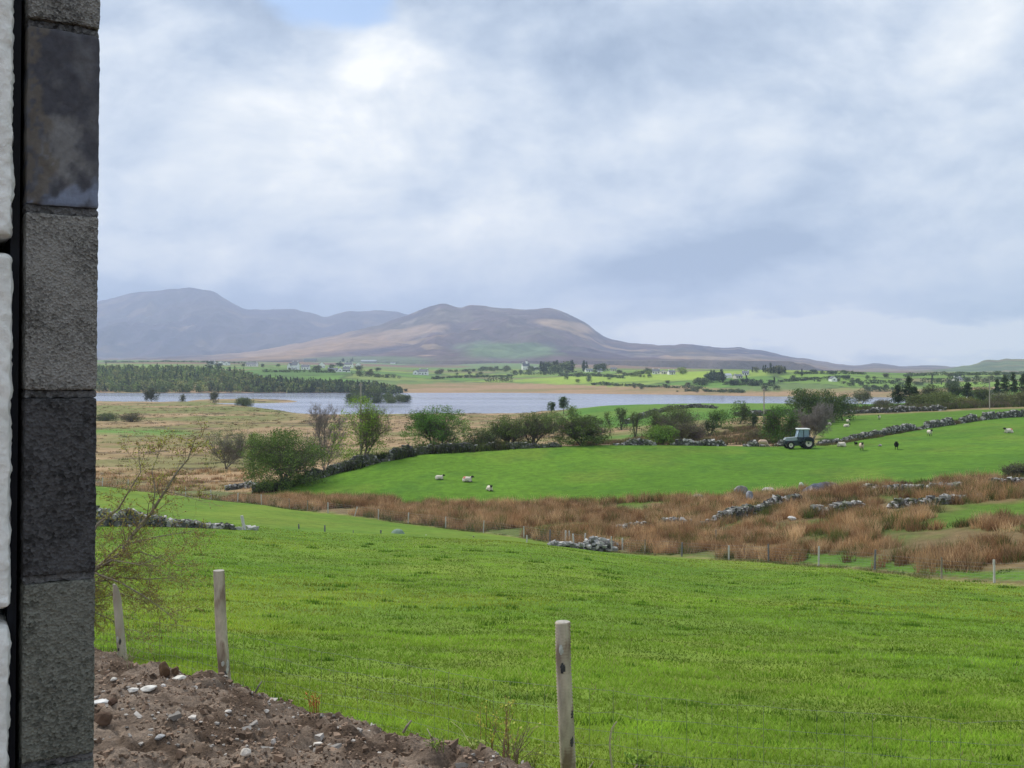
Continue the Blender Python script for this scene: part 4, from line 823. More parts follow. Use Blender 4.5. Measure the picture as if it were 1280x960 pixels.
# single boulders
def boulder_data(s, seed, col):
    r = np.random.default_rng(seed); import bmesh
    bm = bmesh.new(); bmesh.ops.create_icosphere(bm, subdivisions=3, radius=.5)
    V = np.array([v.co[:] for v in bm.verts]); Fc = np.array([[v.index for v in f.verts] for f in bm.faces]); bm.free()
    for k in range(7):
        nv = r.normal(size=3); nv /= np.linalg.norm(nv); off = r.uniform(.28, .42); dd = V @ nv - off; V = V - np.clip(dd, 0, None)[:, None] * nv * .9
    V = V * np.array(s) * (1 + .05 * (vnoise(V[:, :1] * 9, V[:, 1:2] * 9 + V[:, 2:] * 5, seed) - .5) * 2)
    cc = np.array(col)[None] * (1 + .5 * (vnoise(V[:, 0] * 5 / max(s), V[:, 2] * 5 / max(s), seed + 2)[:, None] - .5))
    return mesh_data('boulder', V, Fc, stone_mat, cc, False)
for i, (u, v, wpx, hpx, dp, col, lab) in enumerate([
    (872, 625, 15, 7, 1.0, (.30, .30, .28), 'flat pale boulder at the edge of the middle field left of the heathery bank'),
    (926, 619, 18, 13, 1.2, (.22, .22, .20), 'grey boulder half buried in the heathery bank'),
    (937, 628, 11, 14, .9, (.24, .25, .27), 'upright bluish grey boulder above the pale-topped wall'),
    (961, 615, 17, 6, 1.0, (.44, .42, .38), 'flat light boulder on the heathery bank'),
    (1002, 612, 11, 9, .9, (.36, .42, .34), 'rounded greenish white boulder left of the black plastic heap'),
    (1085, 613, 14, 9, .9, (.36, .38, .33), 'pale boulder at the foot of the middle field right of the black plastic heap'),
    (1160, 614, 7, 9, .6, (.55, .54, .5), 'small white standing stone on the tumbled wall'),
    (990, 650, 12, 5, .6, (.62, .62, .6), 'flat white stone lying alone in the rushes'),
    (1100, 558, 5, 3, .5, (.30, .28, .26), 'small grey stone below the curved wall')]):
    q = hit(u, v, 50, 200); d = q.y
    o = link('boulder', boulder_data((size_px(wpx, d), dp, size_px(hpx, d) * 1.25), 400 + i, col), None, (q.x, q.y, q.z + size_px(hpx, d) * .42)); tag(o, lab, 'boulder')
# plastic-covered heap
q = hit(1028, 614, 60, 130); d = q.y
nu_, nv_ = 34, 16; A, B = np.meshgrid(np.linspace(-1, 1, nu_), np.linspace(-1, 1, nv_), indexing='ij')
wd = size_px(25, d); prof = np.clip(1 - (abs(A) ** 2.4 + abs(B) ** 2.2), 0, 1) ** .55
zz = prof * size_px(11, d) * (1 + .25 * A) + .30 * (fbm(A * 3.5 + 3, B * 3, 2, 4) - .5) * (prof > 0) * 2
V = np.stack([A * wd, B * 1.5, zz - .1], -1).reshape(-1, 3); ii = np.arange(nu_ - 1)[:, None] * nv_; kk = np.arange(nv_ - 1)[None]
FQ_ = np.stack([ii + kk, ii + nv_ + kk, ii + nv_ + kk + 1, ii + kk + 1], -1).reshape(-1, 4)
af = A.ravel(); cc = np.where((af[:, None] < -.05), np.array([.025, .03, .05]), np.array([.02, .013, .012]))
cc = np.where((fbm(af * 4, B.ravel() * 5, 3, 3) > .60)[:, None] & (af > .2)[:, None], np.array([.30, .28, .27]), cc)
plas = mat('black_plastic', (1, 1, 1), .42, .15, 3, tint=True, spec=.5)
tag(link('covered_heap', mesh_data('covered_heap', V, FQ_, plas, cc, True), None, q), 'low heap under torn black and blue plastic sheeting', 'heap')

# ------------------------------------------------------------------ rushes, scrub, turf: ground cover nobody could count
blade_mat = mat('blades', (1, 1, 1), .8, .1, 2, tint=True, trans=.4, spec=.1)
def blades(X, Y, Z, hgt, wid, lean, col, r, tipc=None):
    n = len(X); a = r.uniform(0, 6.283, n); la = r.uniform(0, 6.283, n)
    dx = np.cos(a) * wid * .5; dy = np.sin(a) * wid * .5; lx = np.cos(la) * lean * hgt; ly = np.sin(la) * lean * hgt
    B0 = np.stack([X - dx, Y - dy, Z], 1); B1 = np.stack([X + dx, Y + dy, Z], 1); T_ = np.stack([X + lx, Y + ly, Z + hgt], 1)
    V = np.stack([B0, B1, T_], 1).reshape(-1, 3)
    tc_ = col if tipc is None else tipc
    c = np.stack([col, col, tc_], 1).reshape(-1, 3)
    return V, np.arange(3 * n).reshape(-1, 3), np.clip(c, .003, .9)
def rush_field(name, U0, U1, dl, dh, nt, seed, label, keepf=None, per=64, ht=(.6, 1.05), cols=((.44, .275, .14), (.56, .385, .22), (.29, .165, .085)), greenp=.15, clump=True, wid=.035, cat='rushes', radius=(.25, .6), lean_=.5, gate=.40):
    r = np.random.default_rng(seed)
    u = r.uniform(U0, U1, nt * 3); lo = dl(u); hi = dh(u); d = lo + (hi - lo) * r.random(len(u)); x = (u - 640) / F * d
    k = fbm(x / 4.5, d / 4.5, seed, 3) > gate
    if keepf is not None: k &= keepf(x, d, u, r)
    k &= r.random(len(u)) < d / d.max()
    x, d = x[k][:nt], d[k][:nt]; m = len(x)
    big = fbm(x / 6, d / 6, seed + 4, 2)
    rad = r.uniform(*radius, m); h = r.uniform(*ht, m) * (.7 + .6 * big)
    ci = np.array(cols)[r.integers(0, len(cols), m)] * r.uniform(.6, 1.3, (m, 1)); gr = r.random(m) < greenp; ci[gr] = np.array([.10, .13, .035]) * r.uniform(.8, 1.2, (gr.sum(), 1))
    ci = ci * (.75 + .5 * fbm(x / 9, d / 9, seed + 9, 3))[:, None]
    idx = np.repeat(np.arange(m), per); a = r.uniform(0, 6.283, len(idx)); q = np.sqrt(r.random(len(idx))) * rad[idx]
    X_ = x[idx] + np.cos(a) * q; Y_ = d[idx] + np.sin(a) * q; Z_ = terr(X_, Y_) - .05
    hh = h[idx] * (1 - .45 * (q / rad[idx]) ** 2) * r.uniform(.7, 1.12, len(idx))
    c = ci[idx] * r.uniform(.7, 1.3, (len(idx), 1))
    low = c * .8
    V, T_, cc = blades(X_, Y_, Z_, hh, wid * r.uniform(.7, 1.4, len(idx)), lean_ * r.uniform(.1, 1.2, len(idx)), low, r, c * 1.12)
    return tag(link(name, mesh_data(name, V, T_, blade_mat, cc)), label, cat, kind='stuff')
k7 = lambda u: knot(7, u); k8 = lambda u: knot(8, u)
def not_green(x, d, u, r):
    j = fbm(x / 5, d / 5, 24, 3) - .5
    flush = (u > 985 - j * 60) & (d < k7(u) + 3.2 - j * 8) & (r.random(len(u)) < .7)
    pad = (u > 1185 - j * 110) & (d > 69.5 - j * 6) & (d < 79 - j * 4)
    wallg = (u > 885) & (u < 1010) & (abs(d - np.interp(u, [885, 1000], [79, 94])) < 1.5)
    return ~(flush | pad | wallg)
rush_field('rushes', 292, 1340, lambda u: k7(u) + .8, lambda u: k8(u) + 1.5, 4700, 51, 'brown rushes filling the wet hollow beyond the wire fence', not_green, ht=(.6, 1.3), radius=(.35, .85), per=78, lean_=.62, gate=.41)
rush_field('rushes', -200, 330, lambda u: k7(u) + .8, lambda u: 165 + 0 * u, 1300, 52, 'brown rushes on the rough ground beyond the fence at left', None, per=36, ht=(.4, .9), wid=.05, radius=(.4, 1.1))
rush_field('bog_grass', -160, 720, lambda u: k7(u) * 0 + np.where(u < 320, 165, knot(9, u) + 3), lambda u: np.minimum(knot(14, u) - 8, 520), 2900, 53, 'tawny tussock grass over the bog running down to the lough', None, per=26, ht=(.25, .65), wid=.12, radius=(.5, 1.6), cols=((.30, .21, .12), (.36, .27, .16), (.20, .14, .07)), greenp=.25, cat='bog grass')
rush_field('scrub', 900, 1320, lambda u: np.interp(u, [900, 1000, 1100, 1320], [94, 88, 82, 80]), lambda u: k8(u) + 1.0, 560, 54, 'brown and dull red scrub along the tumbled walls at the field foot', None, per=60, ht=(.3, .8), wid=.06, radius=(.4, 1.0), cols=((.16, .10, .07), (.20, .10, .08), (.12, .10, .05), (.24, .17, .10)), greenp=.25, cat='scrub')
rush_field('scrub', 720, 1010, lambda u: knot(9, u) + 1.2, lambda u: np.interp(u, [720, 860, 1010], [172, 205, 212]), 900, 55, 'brown bramble and rush scrub behind the brow of the middle field', None, per=44, ht=(.4, 1.0), wid=.08, radius=(.5, 1.2), cols=((.19, .13, .08), (.25, .17, .10), (.13, .11, .06)), greenp=.22, cat='scrub')
rush_field('bank_scrub', 1022, 1150, lambda u: knot(9, u) - 1.6, lambda u: knot(9, u) + .2, 240, 56, 'grey-brown weeds on the bank below the curved stone wall', None, per=40, ht=(.25, .6), wid=.05, radius=(.3, .7), cols=((.19, .15, .09), (.15, .13, .07), (.22, .17, .11)), greenp=.3, cat='scrub')
rush_field('bank_scrub', 1150, 1320, lambda u: knot(9, u) + .8, lambda u: knot(9, u) + 3.5, 260, 57, 'brown weeds behind the long wall at far right', None, per=40, ht=(.4, 1.0), wid=.09, radius=(.4, 1.0), cols=((.16, .12, .08), (.14, .12, .06)), greenp=.3, cat='scrub')
rush_field('hedge_scrub', 1048, 1330, lambda u: 244 + 0 * u, lambda u: 262 + 0 * u, 620, 58, 'dull brown undergrowth under the trees behind the far stone wall', None, per=40, ht=(.8, 2.0), wid=.2, radius=(.8, 2.2), cols=((.12, .10, .06), (.10, .11, .045), (.15, .12, .08)), greenp=.4, cat='scrub')
rush_field('hedge_scrub', 325, 740, lambda u: knot(9, u) - .7, lambda u: knot(9, u) + 3.5, 1100, 59, 'dark undergrowth along the mossy wall under the bushes', None, per=46, ht=(.5, 1.5), wid=.09, radius=(.4, 1.1), cols=((.05, .055, .025), (.07, .06, .035), (.045, .06, .02)), greenp=.3, cat='undergrowth')
rush_field('fence_grass', 100, 1320, lambda u: k7(u) - .5, lambda u: k7(u) + .5, 900, 60, 'pale dead grass along the foot of the wire fence', None, per=24, ht=(.12, .3), wid=.03, radius=(.2, .5), cols=((.34, .28, .16), (.28, .24, .12), (.15, .2, .06)), greenp=.3, cat='dead grass')

# turf blades of the near pasture, thinning and widening with distance
r = np.random.default_rng(91)
n = 430000; d = np.exp(r.uniform(math.log(5.6), math.log(70), n)); u = r.uniform(-220, 1440, n); x = (u - 640) / F * d
j = fbm(x * 1.6, d * 1.6, 92, 3); k = (r.random(n) < .35 + .9 * j); x, d, u, j = x[k], d[k], u[k], j[k]
ye = np.interp(x, [-12, -4.81, -2.55, -1.48, -.66, -.1, 1, 3], [18, 11.8, 9.1, 7.9, 7.0, 6.3, 5.0, 3.0])
k = (d > ye + .02 + .25 * (vnoise(x * 3, d * 3, 3) - .5)) & (d < knot(7, u) - .2); x, d, u, j = x[k], d[k], u[k], j[k]
z = terr(x, d) - .005; n = len(x); cl = np.clip((fbm(x / 1.3, d / .8, 93, 4) - .5) * 1.7 + .5, 0, 1); md = fbm(x / 7, d / 7, 94, 3)
hh = (.022 + .0032 * d) * (.5 + 1.3 * cl) * r.uniform(.5, 1.5, n); hh = np.minimum(hh * .6, .06)
ww = (.004 + .0008 * d) * r.uniform(.7, 1.5, n)
c = np.array([.200, .322, .034])[None] * (.40 + 1.12 * cl * (.75 + .5 * fbm(x / .35, d / .35, 96, 2)))[:, None] * r.uniform(.75, 1.3, (n, 1))
c = c * (1 - .0) + np.array([.09, .035, .006]) * sstep(.48, .66, md)[:, None] * r.uniform(0, 1.6, (n, 1))
dead = r.random(n) < .035; c[dead] = np.array([.34, .31, .14]) * r.uniform(.6, 1.1, (dead.sum(), 1))
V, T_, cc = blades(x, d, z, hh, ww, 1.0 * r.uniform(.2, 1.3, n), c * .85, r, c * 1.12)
tag(link('grass', mesh_data('grass', V, T_, blade_mat, cc)), 'short green turf of the near pasture', 'grass', kind='stuff')
# darker tussocks and molehill-dark tufts
n0 = 220; d0 = np.exp(r.uniform(math.log(6.4), math.log(58), n0)); u0 = r.uniform(100, 1340, n0); x0 = (u0 - 640) / F * d0
k = d0 > np.interp(x0, [-12, -4.81, -2.55, -1.48, -.66, -.1, 1, 3], [18, 11.8, 9.1, 7.9, 7.0, 6.3, 5.0, 3.0]) + .3; x0, d0 = x0[k], d0[k]; m = len(x0)
per = 60; idx = np.repeat(np.arange(m), per); rad = r.uniform(.08, .30, m) * (.7 + d0 / 45); a = r.uniform(0, 6.283, len(idx)); q = np.sqrt(r.random(len(idx))) * rad[idx]
X_ = x0[idx] + np.cos(a) * q * 1.5; Y_ = d0[idx] + np.sin(a) * q; Z_ = terr(X_, Y_) - .01
hb_ = (.05 + .0022 * d0)[idx] * r.uniform(.6, 1.4, len(idx)) * (1.1 - .6 * q / rad[idx])
c = np.array([.10, .21, .022]) * r.uniform(.6, 1.25, (len(idx), 1)) * r.uniform(.75, 1.25, m)[idx][:, None]
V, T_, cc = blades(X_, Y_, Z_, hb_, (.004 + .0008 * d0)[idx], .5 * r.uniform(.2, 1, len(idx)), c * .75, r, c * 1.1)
tag(link('grass_tufts', mesh_data('grass_tufts', V, T_, blade_mat, cc)), 'darker tufts dotted over the near pasture', 'grass', kind='stuff')
# ------------------------------------------------------------------ fences and poles
wood_mat = mat('weathered_post', (.34, .30, .25), .9, .35, 9, bump=.5, bump_dist=.004, col2=(.20, .165, .12), c2scale=3.5, stretch=(1, 1, .35), spec=.1)
pale_wood = mat('pale_post', (.50, .49, .46), .9, .2, 6, spec=.1)
grey_wood = mat('grey_post', (.17, .17, .18), .9, .25, 6, spec=.1)
wire_mat = mat('wire', (.22, .23, .22), .5, .1, 5, metal=.3)
def post_mb(base, top, rad, n=8, jag=0.0, seed=0):
    r = np.random.default_rng(seed); b = np.array(base); t = np.array(top); m = 9
    ts = np.linspace(0, 1, m)[:, None]; pts = b + (t - b) * ts + r.normal(size=(m, 3)) * np.array([rad * .05, rad * .05, 0])
    rr_ = rad * (1 + .05 * r.normal(size=m)); rr_[-1] *= .93
    mb = MB(); mb.tube(pts, rr_, n); return mb
# wire fence between the near pasture and the rushes
fe = empty('wire_fence', P(760, float(knot(7, 760))), 0, 'long wire fence on pale posts between the near pasture and the brown rushes', 'fence')
M0 = fe.location.copy()
fu = [60, 95, 128, 160, 197, 232, 264, 297, 327, 362, 384, 410, 442, 473, 510, 557, 604, 655, 687, 717, 765, 806, 852, 911, 961, 1023, 1093, 1177, 1243, 1312]
tops = []
r = np.random.default_rng(8)
for i, u in enumerate(fu):
    d = float(knot(7, u)); p = P(u, d); h = r.uniform(.98, 1.18) * (1.1 if u > 940 else 1); lx, ly = r.normal(size=2) * .035
    if u in (442,): lx = .35; h = .9
    a = Vector((p.x, p.y, p.z - .3)) - M0; b = Vector((p.x + lx, p.y + ly, p.z + h)) - M0
    ob = post_mb(a, b, r.uniform(.048, .062), 6, seed=i).build('post', [pale_wood, grey_wood, wood_mat][int(r.choice([0, 0, 0, 1, 2]))], fe)
    tops.append((p, h))
wmb = MB(); hs = (.12, .27, .42, .58, .78, .98)
for hh_ in hs:
    A = []; Bq = []
    for i in range(len(fu) - 1):
        p, q = tops[i][0], tops[i + 1][0]; m = 6
        for k in range(m):
            a = p.lerp(q, k / m); b = p.lerp(q, (k + 1) / m)
            za = float(terr(np.array([a.x]), np.array([a.y]))[0]) if k else p.z; zb = float(terr(np.array([b.x]), np.array([b.y]))[0]) if k < m - 1 else q.z
            A.append((a.x, a.y, za + hh_)); Bq.append((b.x, b.y, zb + hh_))
    A = np.array(A) - np.array(M0); Bq = np.array(Bq) - np.array(M0)
    wmb.segs(A, Bq, np.full(len(A), .004), np.full(len(A), .004), 3)
A = []; 
for i in range(len(fu) - 1):
    p, q = tops[i][0], tops[i + 1][0]; m = int((q - p).length / .3)
    for k in range(m):
        a = p.lerp(q, k / m); A.append((a.x, a.y, float(terr(np.array([a.x]), np.array([a.y]))[0])))
A = np.array(A) - np.array(M0); B_ = A.copy(); A[:, 2] += .08; B_[:, 2] += .78
wmb.segs(A, B_, np.full(len(A), .003), np.full(len(A), .003), 3); wmb.build('wire_mesh', wire_mat, fe)

def free_post(u, v0, v1, label, material, d=None, rad=.06, lean=0, name='post', v_on=True, group=None):
    q = hit(u, v1, 50, 110) if d is None else P(u, d)
    d = q.y; top = (HZ - v0) / F * d
    mb = post_mb((0, 0, -.3), (lean, 0, top - q.z), rad, 7, seed=int(u))
    return tag(mb.build(name, material, None, False, q), label, 'post', group)
free_post(307, 644.5, 662.5, 'leaning pale post at the end of the dry stone wall in the near pasture', pale_wood, rad=.10, lean=-.25)
for u, v0, d, lab, m_ in [(373.5, 655, 72, 'short grey post in the pasture, nearest to the leaning pale post', grey_wood), (406, 656.5, 71, 'short blackish post in the pasture, second right of the leaning pale post', grey_wood),
    (441.5, 663, 71, 'thin faint grey stick in the pasture between two blackish posts', grey_wood), (476, 662.5, 72, 'blackish post with a forked top left of the netting heap', grey_wood),
    (532.5, 668.5, 73, 'tiny pale post at the pasture brow right of the netting heap', pale_wood), (592, 670, 74, 'tiny yellowish post at the pasture brow left of the white stub', wood_mat),
    (658.5, 669, 77, 'white stub of a post at the pasture brow just left of the rubble heap', pale_wood)]:
    free_post(u, v0, 0, lab, m_, d=d, rad=.055 if d != 71 or u < 420 else .03)
free_post(707, 663, 0, 'pale square post standing behind the rubble heap, left of its twin', pale_wood, d=82, rad=.07)
free_post(711.5, 663.5, 0, 'pale square post standing behind the rubble heap, right of its twin', pale_wood, d=82, rad=.06)
free_post(718, 667.5, 0, 'leaning pale post in front of the left end of the rubble heap', pale_wood, d=78.5, rad=.07, lean=-.12)
free_post(730, 666.5, 0, 'pale leaning post at the middle of the rubble heap', pale_wood, d=80, rad=.06, lean=.1)
free_post(778, 672.5, 0, 'pale post stump right of the rubble heap', pale_wood, d=77, rad=.06)
free_post(807, 645, 0, 'thin pale post above the pale stones in the rushes', wood_mat, d=90, rad=.06)
free_post(895, 662, 0, 'lone thin post in the rushes below the pale-topped wall', wood_mat, d=76, rad=.045)
free_post(1159, 622, 0, 'thin pale post by the tumbled wall with white stones', wood_mat, d=81, rad=.045)
free_post(1221, 610, 0, 'tall thin pale post standing at the right in the brambles', wood_mat, d=84, rad=.045)
free_post(1196, 598, 0, 'short white post at the foot of the middle field at right', pale_wood, d=90, rad=.06)
# heap of old netting
q = P(497, 73.5); mbn = MB(); rn = np.random.default_rng(3)
nu_, nv_ = 14, 8; A, B = np.meshgrid(np.linspace(-1, 1, nu_), np.linspace(-1, 1, nv_), indexing='ij')
zz = np.clip(1 - A ** 2 - B ** 2, 0, 1) ** .5 * .36 + .06 * rn.random(A.shape); V = np.stack([A * .48, B * .4, zz - .05], -1).reshape(-1, 3)
ii = np.arange(nu_ - 1)[:, None] * nv_; kk = np.arange(nv_ - 1)[None]
tag(link('netting_heap', mesh_data('netting_heap', V, np.stack([ii + kk, ii + nv_ + kk, ii + nv_ + kk + 1, ii + kk + 1], -1).reshape(-1, 4), mat('netting', (.17, .24, .18), .8, .2, 9), None, True), None, q + Vector((0, 0, -.02))), 'small blue-green heap of netting lying at the pasture brow', 'netting')

# power poles
pole_mat = mat('pole_wood', (.36, .33, .28), .85, .2, 3, spec=.1); dark_metal = mat('dark_metal', (.05, .05, .055), .5, .1, 5); insul = mat('insulator', (.30, .27, .25), .3, .1, 5)
for u, vt, d, lab, arm in [(451, 478, 139, 'slender power pole rising out of the lime green tree', 0), (955, 485, 196, 'slender power pole left of the tractor against the lough', 0), (1237, 475, 238, 'power pole with a cross arm above the long wall at right', 1)]:
    p = P(u, d); h = (HZ - vt) / F * d - p.z; e = empty('power_pole', p, 0, lab, 'power pole')
    MB().tube([(0, 0, -.5), (0, 0, h * .5), (0, 0, h)], [.15, .125, .10], 8).build('pole', pole_mat, e)
    if arm: MB().box((0, 0, h - .35), (2.4, .12, .14)).build('cross_arm', pole_mat, e)
    for x in ((-1.1, 0, 1.1) if arm else (-.16, .16)):
        MB().lathe([(.0, 0), (.05, 0), (.09, .06), (.05, .12), (.10, .18), (.04, .26), (0, .27)], (x, 0, h - .28 if arm else h - .5), 8).build('insulator', insul, e)

# ------------------------------------------------------------------ sheep
import bmesh
wool = mat('fleece', (1, 1, 1), .95, .12, 9, bump=.6, bump_dist=.03, tint=True, spec=.05)
def blobs_mesh(name, parts, vox, colf, material, smooth=True):
    """one continuous skin over ellipsoids (centre, radii, tilt about y) and tapered limbs"""
    bm = bmesh.new()
    for p in parts:
        if p[0] == 'e':
            _, c, rad, ry = p; m = Matrix.Translation(c) @ Matrix.Rotation(ry, 4, 'Y') @ Matrix.Diagonal((*rad, 1)); bmesh.ops.create_icosphere(bm, subdivisions=3, radius=1, matrix=m)
        else:
            _, a, b, r0, r1 = p; a = Vector(a); b = Vector(b); dd = b - a
            m = Matrix.Translation((a + b) / 2) @ dd.to_track_quat('Z', 'Y').to_matrix().to_4x4(); bmesh.ops.create_cone(bm, cap_ends=True, segments=10, radius1=r0, radius2=r1, depth=dd.length, matrix=m)
    me = bpy.data.meshes.new(name); bm.to_mesh(me); bm.free(); o = bpy.data.objects.new(name, me); C.objects.link(o)
    md = o.modifiers.new('r', 'REMESH'); md.mode = 'VOXEL'; md.voxel_size = vox
    sm = o.modifiers.new('s', 'SMOOTH'); sm.iterations = 2
    dg = bpy.context.evaluated_depsgraph_get(); out = bpy.data.meshes.new_from_object(o.evaluated_get(dg)); bpy.data.objects.remove(o)
    V = np.zeros(len(out.vertices) * 3, np.float32); out.vertices.foreach_get('co', V); V = V.reshape(-1, 3)
    c = np.ones((len(V), 4), np.float32); c[:, :3] = colf(V); a = out.color_attributes.new('tint', 'FLOAT_COLOR', 'POINT'); a.data.foreach_set('color', c.ravel())
    out.materials.clear(); out.materials.append(material); out.polygons.foreach_set('use_smooth', np.full(len(out.polygons), smooth)); out.name = name
    return out
def sheep_mesh(pose, fleece=(.62, .57, .48), face=(.03, .028, .026), mark=None):
    # faces -x
    E = []
    lie = pose == 'lying'; z0 = .30 if lie else .56
    E += [('e', (0, 0, z0), (.48, .25 if not lie else .30, .27), 0), ('e', (.22, 0, z0 + .02), (.28, .26, .26), 0), ('e', (-.26, 0, z0), (.26, .22, .26), 0), ('e', (.50, 0, z0 - .06), (.05, .04, .11), 0)]
    if lie:
        for s in (-1, 1): E += [('l', (-.25, .15 * s, .16), (-.52, .20 * s, .06), .07, .04), ('e', (.28, .22 * s, .16), (.2, .1, .14), 0)]
        hx, hz = -.60, .60
    elif pose == 'grazing': hx, hz = -.68, .16
    else: hx, hz = -.62, .86
    if not lie:
        for x in (-.30, .32):
            for s in (-1, 1): E += [('l', (x, .12 * s, z0 - .12), (x + (.04 if x > 0 else 0), .12 * s, .24), .075, .04), ('l', (x + (.04 if x > 0 else 0), .12 * s, .26), (x, .12 * s, .0), .038, .034)]
    E += [('l', (-.34, 0, z0 + .06), (hx + .08, 0, hz), .17, .10)]
    E += [('e', (hx, 0, hz), (.13, .085, .095), -.35 if pose != 'grazing' else -1.0), ('e', (hx - .11, 0, hz - .07), (.10, .055, .06), -.5 if pose != 'grazing' else -1.2)]
    for s in (-1, 1): E += [('e', (hx + .06, .13 * s, hz + .04), (.03, .08, .035), 0)]
    def colf(V):
        c = np.broadcast_to(np.array(fleece), (len(V), 3)).copy()
        hd = np.hypot(V[:, 0] - (hx - .03), V[:, 2] - hz) < .20 if pose != 'grazing' else (V[:, 2] < .34) & (V[:, 0] < -.5)
        lg = (V[:, 2] < .27) & ~hd if not lie else (V[:, 2] < .10) & (V[:, 0] < -.35)
        c[hd] = face; c[lg] = face
        if mark is not None: c[(V[:, 0] > .15) & (V[:, 0] < .42) & (V[:, 2] > z0 + .08)] = mark
        return c
    return blobs_mesh('sheep', E, .035, colf, wool)
S_lie = sheep_mesh('lying'); S_liem = sheep_mesh('lying', mark=(.55, .20, .16)); S_gr = sheep_mesh('grazing'); S_st = sheep_mesh('standing'); S_blk = sheep_mesh('standing', (.02, .02, .02), (.015, .015, .015)); S_grm = sheep_mesh('grazing', (.55, .40, .30), (.45, .36, .28)); S_pk = sheep_mesh('standing', (.60, .46, .38))
for u, v, me, rz, s, lab in [
    (549, 599.5, S_lie, 180, .9, 'white sheep lying leftmost in the middle field'), (584, 602.5, S_liem, 165, 1.1, 'white sheep with a pinkish mark lying between two others in the middle field'),
    (612, 613.5, S_lie, 110, 1.0, 'small white sheep nearest the rushes in the middle field'), (953.5, 558.5, S_grm, 175, 1.2, 'fawn sheep grazing left of the tractor'),
    (885, 557, S_st, 60, 1.0, 'white sheep among the scrub on the brow left of the pole'), (1052, 558.5, S_lie, 0, 1.15, 'white sheep lying right behind the tractor'),
    (1077, 563, S_pk, 80, 1.15, 'pale sheep with a black face standing near the curved wall'), (1070, 557.2, S_blk, 40, .6, 'small black lamb in front of the curved wall'),
    (1120.5, 562, S_blk, 70, 1.15, 'black sheep standing alone on the right of the middle field'), (1162, 545, S_st, 95, 1.1, 'white sheep standing facing the house below the curved wall'),
    (1261, 541.5, S_liem, 10, 1.25, 'sheep with a pinkish mark lying at the far right of the field')]:
    q = hit(u, v, 100, 220); tag(link('sheep', me, None, q, R(rz)), lab, 'sheep', 'sheep in the fields').scale = (s, s, s)
for u, d, me, rz, lab in [(1036, 200, S_lie, 20, 'sheep lying at the left edge of the small far field'), (1058, 190, S_lie, 160, 'lower one of a close pair of sheep in the small far field'), (1060, 202, S_st, 100, 'upper one of a close pair of sheep in the small far field'), (1099, 212, S_st, 60, 'sheep with dark markings near the far wall'), (1075, 296, S_gr, 0, 'distant sheep beyond the far wall beside the trees'), (1015, 149, S_gr, 0, None)]:
    if lab: tag(link('sheep', me, None, P(u, d), R(rz)), lab, 'sheep', 'sheep in the fields')

# ------------------------------------------------------------------ tractor (faces -x)
tb = mat('tractor_dark', (.018, .032, .045), .45, .1, 3, spec=.5); tg_ = mat('tractor_grey', (.30, .35, .38), .4, .1, 3, spec=.5); tw = mat('tractor_white', (.74, .76, .76), .4, .06, 3)
rubber = mat('tyre_rubber', (.022, .022, .024), .9, .2, 10); rim_m = mat('rim_paint', (.62, .60, .50), .45, .08, 4)
gl, ng, Lg = mat_new('cab_glass'); _o = N(ng, 'ShaderNodeOutputMaterial'); _b = N(ng, 'ShaderNodeBsdfPrincipled'); _b.inputs['Base Color'].default_value = (.45, .58, .68, 1); _b.inputs['Roughness'].default_value = .05; _b.inputs['Transmission Weight'].default_value = .55; _b.inputs['IOR'].default_value = 1.1; Lg.new(_b.outputs[0], _o.inputs[0])
q = P(999, 138.2)
T = empty('tractor', (q.x, q.y, q.z + .02), R(4), 'dark tractor with pale bonnet and white cab roof parked on the brow facing left', 'tractor')
def wheel(x, y, rad, wid):
    ty = MB(); prof = [(rad * .60, -wid / 2), (rad * .9, -wid / 2), (rad * .98, -wid * .38), (rad, -wid * .15), (rad, wid * .15), (rad * .98, wid * .38), (rad * .9, wid / 2), (rad * .60, wid / 2), (rad * .60, -wid / 2)]
    ty.lathe([(a, b) for a, b in prof], (0, 0, 0), 28, 'y')
    for k in range(20):
        for s in (-1, 1):
            a = k * math.pi / 10 + (s > 0) * math.pi / 20; m = Matrix.Rotation(a, 4, 'Y') @ Matrix.Rotation(.5 * s, 4, 'X')
            cpos = Matrix.Rotation(a, 3, 'Y') @ Vector((0, s * wid * .24, rad)); ty.box(cpos, (.07, wid * .5, .07), m)
    t = ty.build('tyre', rubber, T, False, (x, y, rad)); rm = MB()
    rm.lathe([(0, wid * .05), (rad * .16, wid * .05), (rad * .2, wid * .10), (rad * .24, wid * .02), (rad * .48, -wid * .02), (rad * .56, wid * .3), (rad * .63, wid * .46), (rad * .63, -wid * .46), (rad * .56, -wid * .3), (rad * .48, -wid * .12), (0, -wid * .1)], (0, 0, 0), 24, 'y')
    rm.build('rim', rim_m, t); hub = MB().lathe([(0, -wid * .3), (rad * .15, -wid * .3), (rad * .17, wid * .2), (0, wid * .2)], (0, 0, 0), 12, 'y').build('hub', tb, t)
for s in (-1, 1):
    wheel(.98, s * .78, .76, .42); wheel(-1.42, s * .72, .49, .30)
    MB().prism([(-.02 + .98 + .86 * math.cos(a), .76 + .86 * math.sin(a)) for a in np.linspace(.25, 2.75, 9)] + [(.98 + .80 * math.cos(a), .76 + .80 * math.sin(a)) for a in np.linspace(2.75, .25, 9)], s * .56, s * 1.02, None).build('mudguard', tg_ if False else tb, T)
MB().prism([(-1.95, .55), (-1.95, 1.1), (-.2, 1.2), (.1, .6), (1.2, .6), (1.2, .45), (-1.2, .42)], -.28, .28).build('chassis', tb, T)
MB().prism([(-2.02, 1.02), (-2.0, 1.36), (-1.85, 1.44), (-.35, 1.56), (-.3, 1.1), (-1.9, 1.02)], -.36, .36).build('bonnet', tg_, T)
